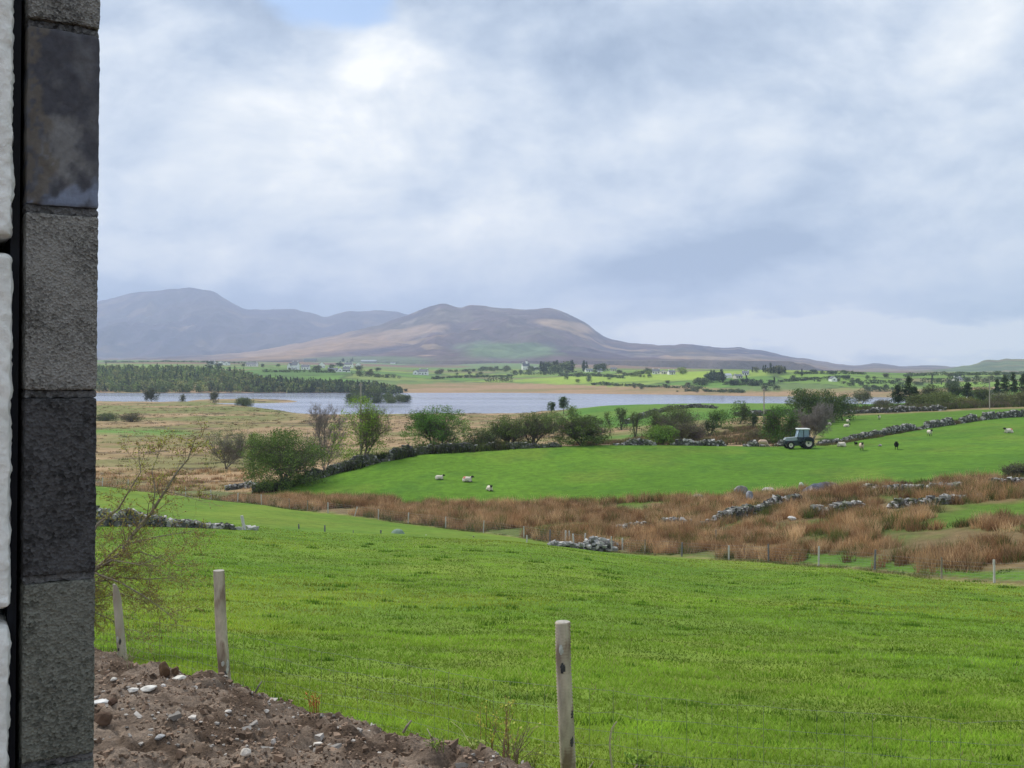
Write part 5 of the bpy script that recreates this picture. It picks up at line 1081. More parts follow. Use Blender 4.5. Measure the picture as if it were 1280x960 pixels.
MB().box((-2.03, 0, .95), (.06, .6, .5), bevel=.02).build('grille', tb, T)
for s in (-1, 1): MB().lathe([(0, -.03), (.08, -.03), (.08, .03), (0, .04)], (-2.07, s * .2, 1.2), 12, 'x').build('headlight', tw, T)
MB().tube([(-1.1, .18, 1.4), (-1.1, .18, 2.15)], [.04, .035], 8).build('exhaust', tb, T)
MB().tube([(-1.42, -.6, .49), (-1.42, .6, .49)], .08, 8).build('front_axle', tb, T)
MB().tube([(.98, -.6, .76), (.98, .6, .76)], .13, 8).build('rear_axle', tb, T)
MB().prism([(-.28, .9), (-.42, 1.5), (.15, 1.5), (1.2, 1.5), (1.2, .9)], -.55, .55).build('cab_base', tb, T)
fr = MB()
for s in (-1, 1):
    fr.tube([(-.42, s * .56, 1.5), (-.15, s * .56, 2.55)], .035, 6); fr.tube([(.42, s * .58, 1.5), (.42, s * .58, 2.55)], .05, 6); fr.tube([(1.22, s * .56, 1.5), (1.18, s * .56, 2.55)], .04, 6)
    fr.tube([(-.42, s * .56, 1.5), (1.22, s * .56, 1.5)], .04, 6)
for x_, z_ in ((-.42, 1.5), (-.15, 2.52), (1.2, 1.5), (.42, 2.5)): fr.tube([(x_, -.56, z_), (x_, .56, z_)], .035, 6)
fr.build('cab_frame', tb, T)
MB().prism([(-.41, 1.5), (-.14, 2.54), (1.17, 2.54), (1.21, 1.5)], -.55, -.535).build('window', gl, T)
MB().prism([(-.41, 1.5), (-.14, 2.54), (1.17, 2.54), (1.21, 1.5)], .535, .55).build('window', gl, T)
MB().prism([(1.21, 1.52), (1.17, 2.54), (1.185, 2.54), (1.225, 1.52)], -.53, .53).build('window', gl, T)
MB().prism([(-.42, 1.52), (-.15, 2.54), (-.135, 2.54), (-.405, 1.52)], -.53, .53).build('window', gl, T)
MB().box((.5, 0, 2.62), (1.62, 1.3, .17), bevel=.05).build('roof', tw, T)
MB().box((.75, 0, 1.25), (.45, .45, .12), bevel=.03).box((.98, 0, 1.55), (.1, .45, .6), bevel=.03).build('seat', tb, T)
MB().lathe([(.17, -.015), (.19, 0), (.17, .015), (.15, 0), (.17, -.015)], (.15, 0, 1.72), 16).tube([(-.1, 0, 1.4), (.15, 0, 1.72)], .02, 6).build('steering_wheel', tb, T)
MB().tube([(1.2, .35, 1.05), (1.9, .35, .62), (2.15, .3, .25)], .035, 6).tube([(1.2, -.35, 1.05), (1.9, -.35, .62), (2.15, -.3, .25)], .035, 6).tube([(1.15, 0, 1.1), (2.1, 0, .35)], .03, 6).tube([(2.12, -.4, .27), (2.12, .4, .27)], .03, 6).build('lift_arms', tb, T)

# ------------------------------------------------------------------ houses across the water
render_w = mat('white_render', (.86, .86, .84), .9, .06, .5, spec=.1); render_c = mat('cream_render', (.70, .66, .56), .9, .06, .5, spec=.1)
slate = mat('slate_roof', (.13, .14, .165), .7, .15, 1.0); tin = mat('tin_roof', (.36, .39, .43), .6, .1, 1.0); pane = mat('window_pane', (.04, .05, .06), .15, .1, 3); stone_b = mat('barn_stone', (.27, .26, .25), .9, .2, 1)
def house(u, d, wpx, hpx, label, wallm=render_w, roofm=slate, rz=0, dep=7, gable=False, chim=2, name='house', wing=0, dz=0, nwin=3, tower=False, pitch=.45):
    p = P(u, d, dz); w_ = size_px(wpx, d); h = size_px(hpx, d); rf = h * pitch; wl = h - rf
    e = empty(name, p, R(rz), label, 'house' if name == 'house' else name.replace('_', ' '))
    def block(cx, w2, wl2, rf2, dep2, gab, n_w):
        g = MB(); x0, x1, y0, y1 = cx - w2 / 2, cx + w2 / 2, -dep2 / 2, dep2 / 2
        g.box((cx, 0, wl2 / 2 - .4), (w2, dep2, wl2 + .8))
        ro = MB(); ov = .25
        if not gab:
            g.add([(x0, y0, wl2), (x0, y1, wl2), (x0, 0, wl2 + rf2), (x1, y0, wl2), (x1, y1, wl2), (x1, 0, wl2 + rf2)], None, [[0, 1, 2], [3, 5, 4]])
            for s in (-1, 1):
                ro.add([(x0 - ov, s * (dep2 / 2 + ov), wl2 - .1), (x1 + ov, s * (dep2 / 2 + ov), wl2 - .1), (x1 + ov, 0, wl2 + rf2), (x0 - ov, 0, wl2 + rf2),
                        (x0 - ov, s * (dep2 / 2 + ov), wl2 + .1), (x1 + ov, s * (dep2 / 2 + ov), wl2 + .1), (x1 + ov, 0, wl2 + rf2 + .2), (x0 - ov, 0, wl2 + rf2 + .2)], [[0, 1, 2, 3], [4, 5, 6, 7], [0, 1, 5, 4], [0, 3, 7, 4], [1, 2, 6, 5]])
        else:
            g.add([(x0, y0, wl2), (x1, y0, wl2), (cx, y0, wl2 + rf2), (x0, y1, wl2), (x1, y1, wl2), (cx, y1, wl2 + rf2)], None, [[0, 1, 2], [3, 5, 4]])
            for s in (-1, 1):
                xx = cx + s * (w2 / 2 + ov)
                ro.add([(xx, y0 - .05, wl2 - .1), (xx, y1 + .05, wl2 - .1), (cx, y1 + .05, wl2 + rf2), (cx, y0 - .05, wl2 + rf2), (xx, y0 - .05, wl2 + .12), (xx, y1 + .05, wl2 + .12), (cx, y1 + .05, wl2 + rf2 + .22), (cx, y0 - .05, wl2 + rf2 + .22)], [[0, 1, 2, 3], [4, 5, 6, 7], [0, 1, 5, 4], [0, 3, 7, 4], [1, 2, 6, 5]])
        g.build('wall', wallm, e); rr_ = ro.build('roof', roofm, e)
        if not gab:
            for k in range(chim):
                xx = x0 + .6 if k == 0 else x1 - .6
                MB().box((xx, 0, wl2 + rf2 + .35), (.9, .6, 1.1)).build('chimney', wallm, rr_)
        for k in range(n_w):
            xx = x0 + w2 * (k + .5) / n_w
            if k == n_w // 2 and n_w > 2: MB().box((xx, y0 - .03, 1.05), (1.0, .08, 2.1)).build('door', pane, e)
            else: MB().box((xx, y0 - .03, min(1.7, wl2 * .6)), (1.3, .08, min(1.2, wl2 * .4))).build('window', pane, e)
    if wing: block(w_ * .2, w_ * .6, wl, rf, dep, gable, nwin); block(-w_ * .32, w_ * .36, wl * .85, rf * .8, dep * 1.2, True, 1)
    else: block(0, w_, wl, rf, dep, gable, nwin)
    if tower:
        MB().box((w_ * .15, 0, h * .62), (2.6, 2.6, h * 1.24)).build('tower', wallm, e); MB().box((w_ * .15, 0, h * 1.24 + 1.2), (2.4, 2.4, 2.6), taper=.1).build('spire', slate, e)
    return e
HS = [ # u, v of base, width, height, label, options, distance span
 (265, 455.5, 8, 4.5, 'small white house above the wood, first from the left', {}), (277, 456, 8, 4.5, 'white gabled house above the wood, second from the left', dict(gable=True)), (284, 456.5, 6, 4.5, 'narrow white house with a steep gable, third from the left above the wood', dict(gable=True, nwin=1)),
 (315, 458, 14, 5, 'long low white bungalow alone above the wood', dict(nwin=5)), (367, 462, 13, 10, 'white two-storey house with grey roof at the left end of the village', dict(wing=1)), (382, 462, 10, 6, 'low white cottage just right of the two-storey house', {}), (402, 460, 8, 7, 'white gabled house in the middle of the village behind trees', dict(gable=True)),
 (416, 465, 12, 5, 'low white bungalow nearest the wood in the village', dict(nwin=4)), (430, 465, 15, 6.5, 'long white house with a grey roof below the dark trees', dict(nwin=5, wing=1)), (436, 459.5, 10, 6.5, 'white house higher up among the dark trees', {}), (448, 458.5, 6, 5, 'white gable end at the right edge of the village', dict(gable=True, nwin=1)),
 (388, 452, 16, 5, 'distant grey farm shed on the moor above the village', dict(wallm=stone_b, chim=0, nwin=0)), (461, 453.5, 20, 3.5, 'distant long green-grey shed above the village', dict(wallm=stone_b, roofm=tin, chim=0, nwin=0)), (491, 452.5, 6, 2.2, 'tiny distant white cottage on the moor foot', dict(nwin=0, chim=0)),
 (526, 468.5, 18, 7, 'white bungalow with grey roof standing alone in the green field', dict(wing=1)), (657, 462.5, 9, 9, 'white house with a small dark spire beside the conifers', dict(tower=True)), (669, 462.5, 8, 4.5, 'small white annex right of the spired house', dict(gable=True, nwin=1)),
 (736, 465, 9, 4, 'low white cottage left of a pair below the conifers', {}), (749, 465, 6, 4, 'low white cottage right of a pair below the conifers', dict(nwin=1)), (767, 464, 8, 4.5, 'cream cottage halfway along the bright green rise', dict(wallm=render_c)),
 (820, 467.5, 9, 6, 'white house at the left end of the terrace on the bright green rise', {}), (830, 467.5, 9, 5, 'cream house in the middle of the terrace on the bright green rise', dict(wallm=render_c, gable=True)), (839, 468, 8, 5, 'white house at the right end of the terrace on the bright green rise', {}),
 (907, 472.5, 13, 5.5, 'pale grey barn with a tin roof behind dark trees', dict(wallm=render_w, roofm=tin, chim=0, nwin=0)), (922, 473, 9, 5, 'white farmhouse beside the pale grey barn', dict(wallm=render_c)), (932, 469, 8, 5, 'white cottage on the ridge right of the grey barn', {}),
 (1041, 481, 7, 6, 'white gabled house above the green tree clump', dict(gable=True, nwin=1)), (1154.5, 487, 6, 6, 'white gable showing through trees right of the pines', dict(gable=True, nwin=1)), (1196, 476, 8, 4.5, 'white house on the far green slope at right', {}), (1203.5, 475.5, 5, 3, 'small white outbuilding beside the house on the far green slope', dict(nwin=1, chim=0)),
 (1142, 488, 4, 5, 'small white gable touching the tallest pine', dict(gable=True, nwin=0)), (1212, 498, 6, 4, 'low white shed below the lone black-green pine', dict(nwin=1, chim=0)), (1246, 483, 5, 4, 'white gable between the spruces at right', dict(gable=True, nwin=1))]
rh = random.Random(4)
for u, v, wp, hp, lab, kw in HS:
    if u > 1100 and u not in (1196, 1203.5): d_ = {1154.5: 420, 1142: 400, 1212: 330, 1246: 480}[u]; q = P(u, d_); kw['dz'] = max(0, (HZ - v) / F * d_ - q.z); kw['dz'] = min(kw['dz'], 1.2)
    else:
        q = hit(u, v, 850, 3000); d_ = q.y
    kw.setdefault('rz', rh.uniform(-18, 18)); house(u, d_, wp, hp, lab, **kw)

# ------------------------------------------------------------------ trees across the water
far_p = {}
for k, (cc, dm) in {'round': ((.085, .115, .05), 1.2), 'dark': ((.045, .065, .035), 1.2), 'light': ((.14, .18, .06), 1.2), 'scrubby': ((.11, .12, .075), 1.0)}.items():
    far_p[k] = plant_data(10, 10, 700 + len(far_p), cc, 260, 1.5, 1.9, 2, 2, low=.04, dome=dm * .4, name='far_tree', kids=3)
far_p['conifer'] = pine_data(10, 4.6, 720, (.035, .05, .03), 300, 1.3, bare=.1, name='far_conifer')
names = {'round': ('far_tree', 'mid green rounded tree', 'rounded green trees across the lough'), 'dark': ('far_tree', 'dark dense tree', 'dark trees across the lough'), 'light': ('far_tree', 'light green tree', 'light green trees across the lough'), 'scrubby': ('far_tree', 'greyish scrubby tree', 'grey scrubby trees across the lough'), 'conifer': ('far_conifer', 'dark conifer', 'conifers across the lough')}
FT = []
rt = random.Random(12)
def row(u0, u1, v0, v1, h0, h1, n, kinds, where):
    for i in range(n): FT.append((rt.uniform(u0, u1), rt.uniform(v0, v1), rt.uniform(h0, h1), rt.choice(kinds), where))
row(676, 716, 464, 467, 13, 19, 16, ['conifer', 'conifer', 'round'], 'in the tall clump right of the spired house')
row(728, 738, 463, 466, 12, 16, 4, ['conifer'], 'in the small clump left of the low cottages')
row(746, 757, 463, 465, 8, 14, 4, ['conifer', 'dark'], 'behind the low white cottages')
row(884, 904, 474, 478, 11, 17, 11, ['conifer', 'dark'], 'in the dark clump left of the grey barn')
row(866, 882, 478, 483, 8, 12, 5, ['dark', 'round'], 'at the foot of the dark clump by the shore')
row(905, 970, 479, 483, 6, 11, 14, ['dark', 'dark', 'conifer'], 'in the dark row below the grey barn')
row(940, 984, 465, 468, 7, 12, 18, ['conifer', 'scrubby', 'conifer'], 'in the row along the ridge above the lough')
row(845, 856, 466, 468, 7, 10, 3, ['light'], 'right of the terrace on the bright green rise')
row(755, 815, 465, 472, 4, 8, 14, ['scrubby', 'round', 'light'], 'along the bright green rise')
row(700, 765, 466, 480, 4, 8, 13, ['scrubby', 'round', 'light'], 'on the meadow below the conifers')
row(640, 675, 462, 469, 5, 9, 8, ['dark', 'round'], 'around the spired house')
row(600, 636, 461, 466, 5, 8, 8, ['dark', 'round', 'scrubby'], 'left of the spired house')
row(540, 600, 466, 476, 4, 8, 9, ['round', 'scrubby', 'dark'], 'in the green fields over the lough')
row(448, 472, 463, 470, 6, 10, 8, ['scrubby', 'round'], 'right of the village')
row(420, 445, 452, 459, 5, 8, 8, ['dark', 'conifer'], 'above the village houses')
row(355, 420, 458, 466, 4, 8, 12, ['scrubby', 'round', 'dark'], 'among the village houses')
row(245, 360, 456, 461, 4, 7, 10, ['dark', 'round'], 'beside the houses above the wood')
row(985, 1060, 466, 480, 4, 9, 14, ['round', 'dark', 'scrubby', 'conifer'], 'on the rough slope above the lough at right')
row(1060, 1140, 470, 486, 5, 9, 14, ['round', 'scrubby', 'dark'], 'on the slope behind the pines')
row(1080, 1112, 486, 489, 6, 8, 6, ['dark', 'round'], 'in the short hedge by the lough gap')
row(1185, 1200, 481, 484, 8, 12, 5, ['conifer', 'dark'], 'in the plantation left of the lone pine')
row(1140, 1290, 470, 482, 5, 10, 22, ['round', 'scrubby', 'dark', 'conifer'], 'on the wooded slope at far right')
row(946, 978, 487, 490, 8, 10, 2, ['round'], 'standing at the shore left of the tree clump')
row(786, 812, 484, 487, 4, 6, 4, ['round', 'scrubby'], 'on the shore below the bright green rise')
row(825, 868, 480, 484, 4, 7, 7, ['dark', 'scrubby'], 'in the hedge below the terrace')
row(840, 940, 487, 491, 3, 6, 10, ['scrubby', 'round'], 'low along the far shore of the lough')
row(500, 515, 489, 491, 4, 6, 3, ['scrubby'], 'on the far shore beside the wood')
first = {}
for u, v, hp, k, where in FT:
    q = hit(u, v, 640, 3000); d = q.y
    if u > 1130 and d > 1800: continue
    h = min(size_px(hp, d) * (.95 if k == 'conifer' else .72), 15); s = h / 10 * rt.uniform(.8, 1.15)
    nm, ds, gr = names[k]; lab = ds + ' ' + where
    if k not in first: o = first[k] = plant(nm, far_p[k], q, lab, 'tree', None)
    else: o = copy_tree(first[k])
    ws = s * (rt.uniform(1.1, 2.1) if k != 'conifer' else 1)
    o['label'] = lab; o['group'] = ds + 's ' + where; o.location = q; o.rotation_euler = (0, 0, rt.uniform(0, 6.28)); o.scale = (ws, ws, s)
# ------------------------------------------------------------------ block wall beside the viewer
def block_mat(name, lo, hi, scale, green=0.0, smooth=False):
    if smooth: return mat(name, lo, .85, .25, 90, col2=hi, c2scale=16, bump=.4, bump_dist=.002, spec=.2, contrast=(.35, .7))
    m, n_, L_ = mat_new(name); o = N(n_, 'ShaderNodeOutputMaterial'); b = N(n_, 'ShaderNodeBsdfPrincipled'); b.inputs['Roughness'].default_value = .9; b.inputs['Specular IOR Level'].default_value = .2
    tc = N(n_, 'ShaderNodeTexCoord'); vo = N(n_, 'ShaderNodeTexVoronoi'); vo.inputs['Scale'].default_value = scale; L_.new(tc.outputs['Object'], vo.inputs['Vector'])
    no = N(n_, 'ShaderNodeTexNoise'); no.inputs['Scale'].default_value = scale * .8; no.inputs['Detail'].default_value = 6; no.inputs['Roughness'].default_value = .7; L_.new(tc.outputs['Object'], no.inputs['Vector'])
    nb = N(n_, 'ShaderNodeTexNoise'); nb.inputs['Scale'].default_value = 14; nb.inputs['Detail'].default_value = 5; L_.new(tc.outputs['Object'], nb.inputs['Vector'])
    sx = N(n_, 'ShaderNodeSeparateColor'); L_.new(vo.outputs['Color'], sx.inputs[0])
    a = N(n_, 'ShaderNodeMath', operation='MULTIPLY'); L_.new(sx.outputs[0], a.inputs[0]); L_.new(no.outputs['Fac'], a.inputs[1])
    a2 = N(n_, 'ShaderNodeMath', operation='MULTIPLY_ADD'); L_.new(nb.outputs['Fac'], a2.inputs[0]); a2.inputs[1].default_value = 1.1; L_.new(a.outputs[0], a2.inputs[2])
    rp = N(n_, 'ShaderNodeValToRGB'); L_.new(a2.outputs[0], rp.inputs[0]); e = rp.color_ramp.elements
    e[0].position = .34; e[0].color = (*lo, 1); e[1].position = .98; e[1].color = (*hi, 1)
    L_.new(rp.outputs[0], b.inputs['Base Color'])
    bp = N(n_, 'ShaderNodeBump'); bp.inputs['Strength'].default_value = .25 if smooth else .9; bp.inputs['Distance'].default_value = .003
    ad = N(n_, 'ShaderNodeMath', operation='ADD'); L_.new(no.outputs['Fac'], ad.inputs[0]); L_.new(vo.outputs['Distance'], ad.inputs[1]); L_.new(ad.outputs[0], bp.inputs['Height'])
    L_.new(bp.outputs[0], b.inputs['Normal']); L_.new(b.outputs[0], o.inputs[0]); return m
def rough_box(size, c, r_edge, amp, freq, seed, res=(.003, .010, .003), pit=.5):
    sx, sy, sz = size; V = []; Q = []; n0 = 0
    def axis(L, s): return np.linspace(-L / 2, L / 2, max(2, int(L / s)) + 1)
    ax, ay, az = axis(sx, res[0]), axis(sy, res[1]), axis(sz, res[2])
    for fixed, (A, B), order, flip in [(1, (ax, az), 'xz', 0), (0, (ay, az), 'yz', 1), (2, (ax, ay), 'xy', 1)]:
        for s in (-1, 1):
            g, h = np.meshgrid(A, B, indexing='ij'); f = np.full(g.shape, s * size[fixed] / 2)
            P_ = {'xz': (g, f, h), 'yz': (f, g, h), 'xy': (g, h, f)}[order]; P_ = np.stack(P_, -1).reshape(-1, 3)
            na_, nb_ = g.shape; i = np.arange(na_ - 1)[:, None] * nb_; k = np.arange(nb_ - 1)[None]
            q = np.stack([i + k, i + nb_ + k, i + nb_ + k + 1, i + k + 1], -1).reshape(-1, 4)
            if (s > 0) ^ bool(flip): q = q[:, ::-1]
            V.append(P_); Q.append(q + n0); n0 += len(P_)
    V = np.vstack(V); inner = np.array(size) / 2 - r_edge; q = np.clip(V, -inner, inner); dv = V - q; dv /= np.linalg.norm(dv, axis=1)[:, None] + 1e-9
    W = V + np.array(c) + seed * 3.1
    def n3(f, sd): return (fbm(W[:, 0] * f + W[:, 1] * f * .71, W[:, 2] * f, sd, 3) + fbm(W[:, 1] * f + 3.3, W[:, 2] * f + W[:, 0] * f * .83, sd + 5, 3)) - 1
    dsp = amp * (n3(freq, seed) * 1.3 + n3(freq * 3.1, seed + 9) * .7 - pit * np.clip(n3(freq * 1.6, seed + 3) - .12, 0, 1) * 4)
    return q + dv * (r_edge + dsp)[:, None] + np.array(c), np.vstack(Q)
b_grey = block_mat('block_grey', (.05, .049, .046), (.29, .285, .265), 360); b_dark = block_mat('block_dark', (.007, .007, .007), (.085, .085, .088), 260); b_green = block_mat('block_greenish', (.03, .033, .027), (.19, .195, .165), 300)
b_smear = mat('block_mortar_smeared', (1, 1, 1), .85, .22, 110, bump=.5, bump_dist=.002, tint=True, spec=.2); b_mort = block_mat('mortar', (.025, .025, .025), (.16, .16, .16), 250)
b_white = mat('white_block_paint', (.78, .79, .76), .9, .14, 70, bump=1.0, bump_dist=.004, col2=(.62, .62, .58), c2scale=9, contrast=(.45, .7), spec=.15); b_void = mat('cavity_membrane', (.008, .010, .016), .6, .1, 8)
AZ = 30
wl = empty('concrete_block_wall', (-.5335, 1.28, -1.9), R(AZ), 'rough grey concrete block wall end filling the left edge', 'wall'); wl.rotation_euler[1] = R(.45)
ZJ = .195 + 1.9; CH = .2275
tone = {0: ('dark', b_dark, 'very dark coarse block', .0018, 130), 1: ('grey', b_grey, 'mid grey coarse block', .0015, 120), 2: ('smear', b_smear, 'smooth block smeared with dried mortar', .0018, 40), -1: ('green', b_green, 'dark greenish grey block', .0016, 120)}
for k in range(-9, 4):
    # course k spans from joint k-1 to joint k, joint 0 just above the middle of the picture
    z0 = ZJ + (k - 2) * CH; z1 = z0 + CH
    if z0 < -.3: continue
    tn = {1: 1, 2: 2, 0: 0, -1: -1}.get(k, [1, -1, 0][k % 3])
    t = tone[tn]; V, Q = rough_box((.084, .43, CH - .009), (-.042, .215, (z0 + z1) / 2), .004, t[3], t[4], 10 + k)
    cc = None
    if t[0] == 'smear':      # dried mortar and lime bloom staining this block
        hx, hz = V[:, 0] + .040, V[:, 2] - (z0 + .085); w1 = fbm(V[:, 0] * 60 + 5, V[:, 2] * 40, 8, 4) - .5; w2 = fbm(V[:, 0] * 180, V[:, 2] * 120, 9, 4) - .5
        cc = lerp3((.062, .064, .076), (.100, .102, .112), sstep(-.15, .2, w1)); cc = lerp3(cc, (.185, .185, .185), .8 * sstep(-.1, .55, 1 - np.hypot(hx / .026, hz / .052) + w1 * 1.6 + w2 * .5))
        cc = lerp3(cc, (.20, .24, .33), .75 * sstep(-.2, .6, 1 - abs(V[:, 2] - z0 - .012 - hx * .3) / .014 + w1 * 3)); cc = lerp3(cc, (.12, .105, .085), .7 * sstep(.0, .8, (-.066 - V[:, 0]) / .012 + 1 + w1 * 4) * (w2 > -.08))
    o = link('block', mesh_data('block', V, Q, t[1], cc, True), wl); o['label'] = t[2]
    V, Q = rough_box((.0835, .42, .011), (-.042, .215, z1), .003, .0025, 110, 40 + k); link('mortar_joint', mesh_data('mortar_joint', V, Q, b_mort, None, True), wl)
ww = empty('white_block_wall', (-.6105, 1.225, -1.9), R(AZ), 'white painted blockwork at the extreme left edge beside the dark cavity', 'wall'); ww.rotation_euler[1] = R(.35)
for k in range(-5, 4):
    z0 = 1.9 + .158 - .447 + k * .447
    if z0 + .447 < 0: continue
    V, Q = rough_box((.22, .30, .427), (-.11, .15, z0 + .2135), .009, .0032, 60, 60 + k, res=(.004, .012, .004), pit=.6)
    link('block', mesh_data('block', V, Q, b_white, None, True), ww)
MB().box((-.12, .17, 1.45), (.19, .24, 2.9)).build('mortar', b_void, ww)
cm = MB().box((-.093, .20, 1.45), (.010, .34, 2.9)).build('cavity_membrane', b_void, None, False, wl.location, R(AZ)); cm.rotation_euler[1] = R(.45); tag(cm, 'black membrane down the narrow cavity between the white and the grey blockwork', 'membrane')

# ------------------------------------------------------------------ bank of dug soil
YE_X = [-12, -4.81, -3.6, -2.55, -1.48, -.66, -.1, 1, 3]; YE_Y = [18, 11.8, 10.3, 9.05, 7.8, 6.8, 5.95, 4.3, 2.5]
def soil_h(x, y):
    ye = np.interp(x, YE_X, YE_Y) + (fbm(x * 1.6, y * 1.6, 71, 3) - .5) * .5 + (fbm(x * 7, y * 7, 76, 2) - .5) * .16
    e = ye - y
    lum = (fbm(x * 1.1, y * 1.1, 72, 3) - .5) * .22 + (1 - abs(fbm(x * 3.5, y * 3.5, 73, 3) * 2 - 1)) * .085 + (fbm(x * 9, y * 9, 74, 3) - .5) * .13 + (fbm(x * 24, y * 24, 75, 2) - .5) * .06
    return e, terr(x, y) + np.where(e > 0, (.05 + lum) * sstep(0, .22, e) + .05 * sstep(0, .8, e), -.02 + e * .4)
gx = np.arange(-8.0, 2.4, .026); gy = np.exp(np.linspace(math.log(1.3), math.log(14), 620)); GX, GY = np.meshgrid(gx, gy, indexing='ij'); e, GZ = soil_h(GX.ravel(), GY.ravel())
i = np.arange(len(gx) - 1)[:, None] * len(gy); k = np.arange(len(gy) - 1)[None]; Q = np.stack([i + k, i + len(gy) + k, i + len(gy) + k + 1, i + k + 1], -1).reshape(-1, 4)
Q = Q[(e[Q] > -.12).any(1)]
xx, yy = GX.ravel(), GY.ravel(); n1 = fbm(xx * 2, yy * 2, 78, 4); n2 = fbm(xx * 9, yy * 9, 79, 3)
c = lerp3((.145, .109, .083), (.245, .192, .15), sstep(.35, .65, n1 * .5 + n2 * .5)); c = lerp3(c, (.10, .072, .053), sstep(.56, .68, fbm(xx * 4, yy * 4, 80, 3)))
soil_mat = mat('dug_soil', (1, 1, 1), .97, .45, 55, bump=1.0, bump_dist=.02, tint=True, spec=.05)
tag(link('soil_bank', mesh_data('soil_bank', np.stack([xx, yy, GZ], 1), Q, soil_mat, c, True)), kind='structure')
def on_soil(x, y): return float(soil_h(np.array([x]), np.array([y]))[1][0])
def soil_hit(u, v):
    d = np.linspace(4.7, 13, 1600); x = (u - 640) / F * d; z = soil_h(x, d)[1]; vv = HZ - z / d * F; i = int(np.argmax(vv <= v)) if (vv <= v).any() else -1
    return Vector((x[i], d[i], z[i]))
r = np.random.default_rng(14); n = 52000
x = r.uniform(-6.5, 1.3, n); y = np.exp(r.uniform(math.log(3.4), math.log(13.5), n)); e, z = soil_h(x, y); k = (e > .04) & (fbm(x * 2.5, y * 2.5, 83, 3) > .36); x, y, z = x[k], y[k], z[k]; n = len(x)
s = r.uniform(.004, .014, n) * (1 + 1.8 * (r.random(n) < .05)); c = np.array([.20, .142, .103]) * r.uniform(.5, 1.5, (n, 1))
mb = MB(); stones(mb, np.stack([x, y, z + s * .2], 1), s[:, None] * r.uniform(.6, 1.3, (n, 3)), r, c, .28); tag(mb.build('soil_clods', stone_mat), 'crumbs and clods over the dug soil', 'soil', kind='stuff')
n = 5200; x = r.uniform(-6.5, 1.3, n); y = np.exp(r.uniform(math.log(4.8), math.log(13.5), n)); e, z = soil_h(x, y); k = (e > .08) & (fbm(x * 1.8, y * 1.8, 84, 3) > .45); x, y, z = x[k], y[k], z[k]; n = len(x)
s = r.uniform(.005, .017, n) * (1 + 1.6 * (r.random(n) < .06)); g = r.uniform(.18, .48, n); c = np.stack([g, g * .93, g * .85], 1)
mb = MB(); stones(mb, np.stack([x, y, z + s * .25], 1), s[:, None] * r.uniform(.6, 1.3, (n, 3)) * np.array([1.3, 1, .6]), r, c, .25); tag(mb.build('gravel', stone_mat), 'pale stone chips strewn over the dug soil', 'gravel', kind='stuff')
for i, (u, v, wp, hp, col, lab) in enumerate([
    (186, 861, 22, 7, (.62, .60, .55), 'largest flat white stone on the upper part of the soil bank'), (166, 863, 15, 6, (.58, .56, .52), 'flat white stone just left of the largest one'), (204, 858, 7, 6, (.55, .52, .48), 'small rounded white stone just right of the largest flat one'),
    (126, 879, 20, 7, (.62, .62, .60), 'flat white stone against the block wall on the soil'), (142, 850, 9, 5, (.55, .52, .47), 'small pale stone high on the bank near the block wall'), (224, 847, 17, 6, (.60, .58, .52), 'flat whitish stone on the crest of the soil bank by the brown clod'),
    (240, 897, 13, 6, (.52, .48, .43), 'pale stone in the middle of the soil bank with a dark hollow under it'), (307, 941, 14, 10, (.58, .54, .48), 'squarish cream stone low on the soil bank'), (342, 927, 8, 9, (.50, .46, .42), 'upright pale stone right of the squarish cream one'),
    (397, 930, 14, 5, (.60, .56, .50), 'flat pale stone on the right-hand flank of the soil bank'), (200, 922, 14, 6, (.36, .36, .36), 'flat grey stone low on the soil bank'), (285, 890, 9, 5, (.55, .52, .48), 'small pale stone below the middle fence post'), (223, 890, 9, 9, (.30, .24, .19), 'brownish stone in the middle of the soil bank'), (333, 889, 7, 5, (.6, .57, .52), 'small white stone right of centre on the soil bank'),
    (128, 899, 25, 17, (.10, .065, .045), 'big dark brown lump of earth beside the block wall'), (141, 877, 12, 9, (.11, .07, .05), 'smaller dark lump of earth above the big one'), (206, 836, 16, 18, (.12, .075, .045), 'upright brown clod on the crest of the soil bank'), (219, 838, 10, 12, (.14, .09, .055), 'leaning brown clod touching the upright one')]):
    q = soil_hit(u, v + hp * .4); d = q.y; w_ = size_px(wp, d) * 1.0; h_ = size_px(hp, d) * 1.1
    o = link('clod' if 'lump' in lab or 'clod' in lab else 'stone', boulder_data((w_, w_ * .7, h_), 500 + i, col), None, (q.x, q.y, q.z + h_ * .33), r.uniform(0, 1)); tag(o, lab, 'clod' if o.name.startswith('clod') else 'stone')

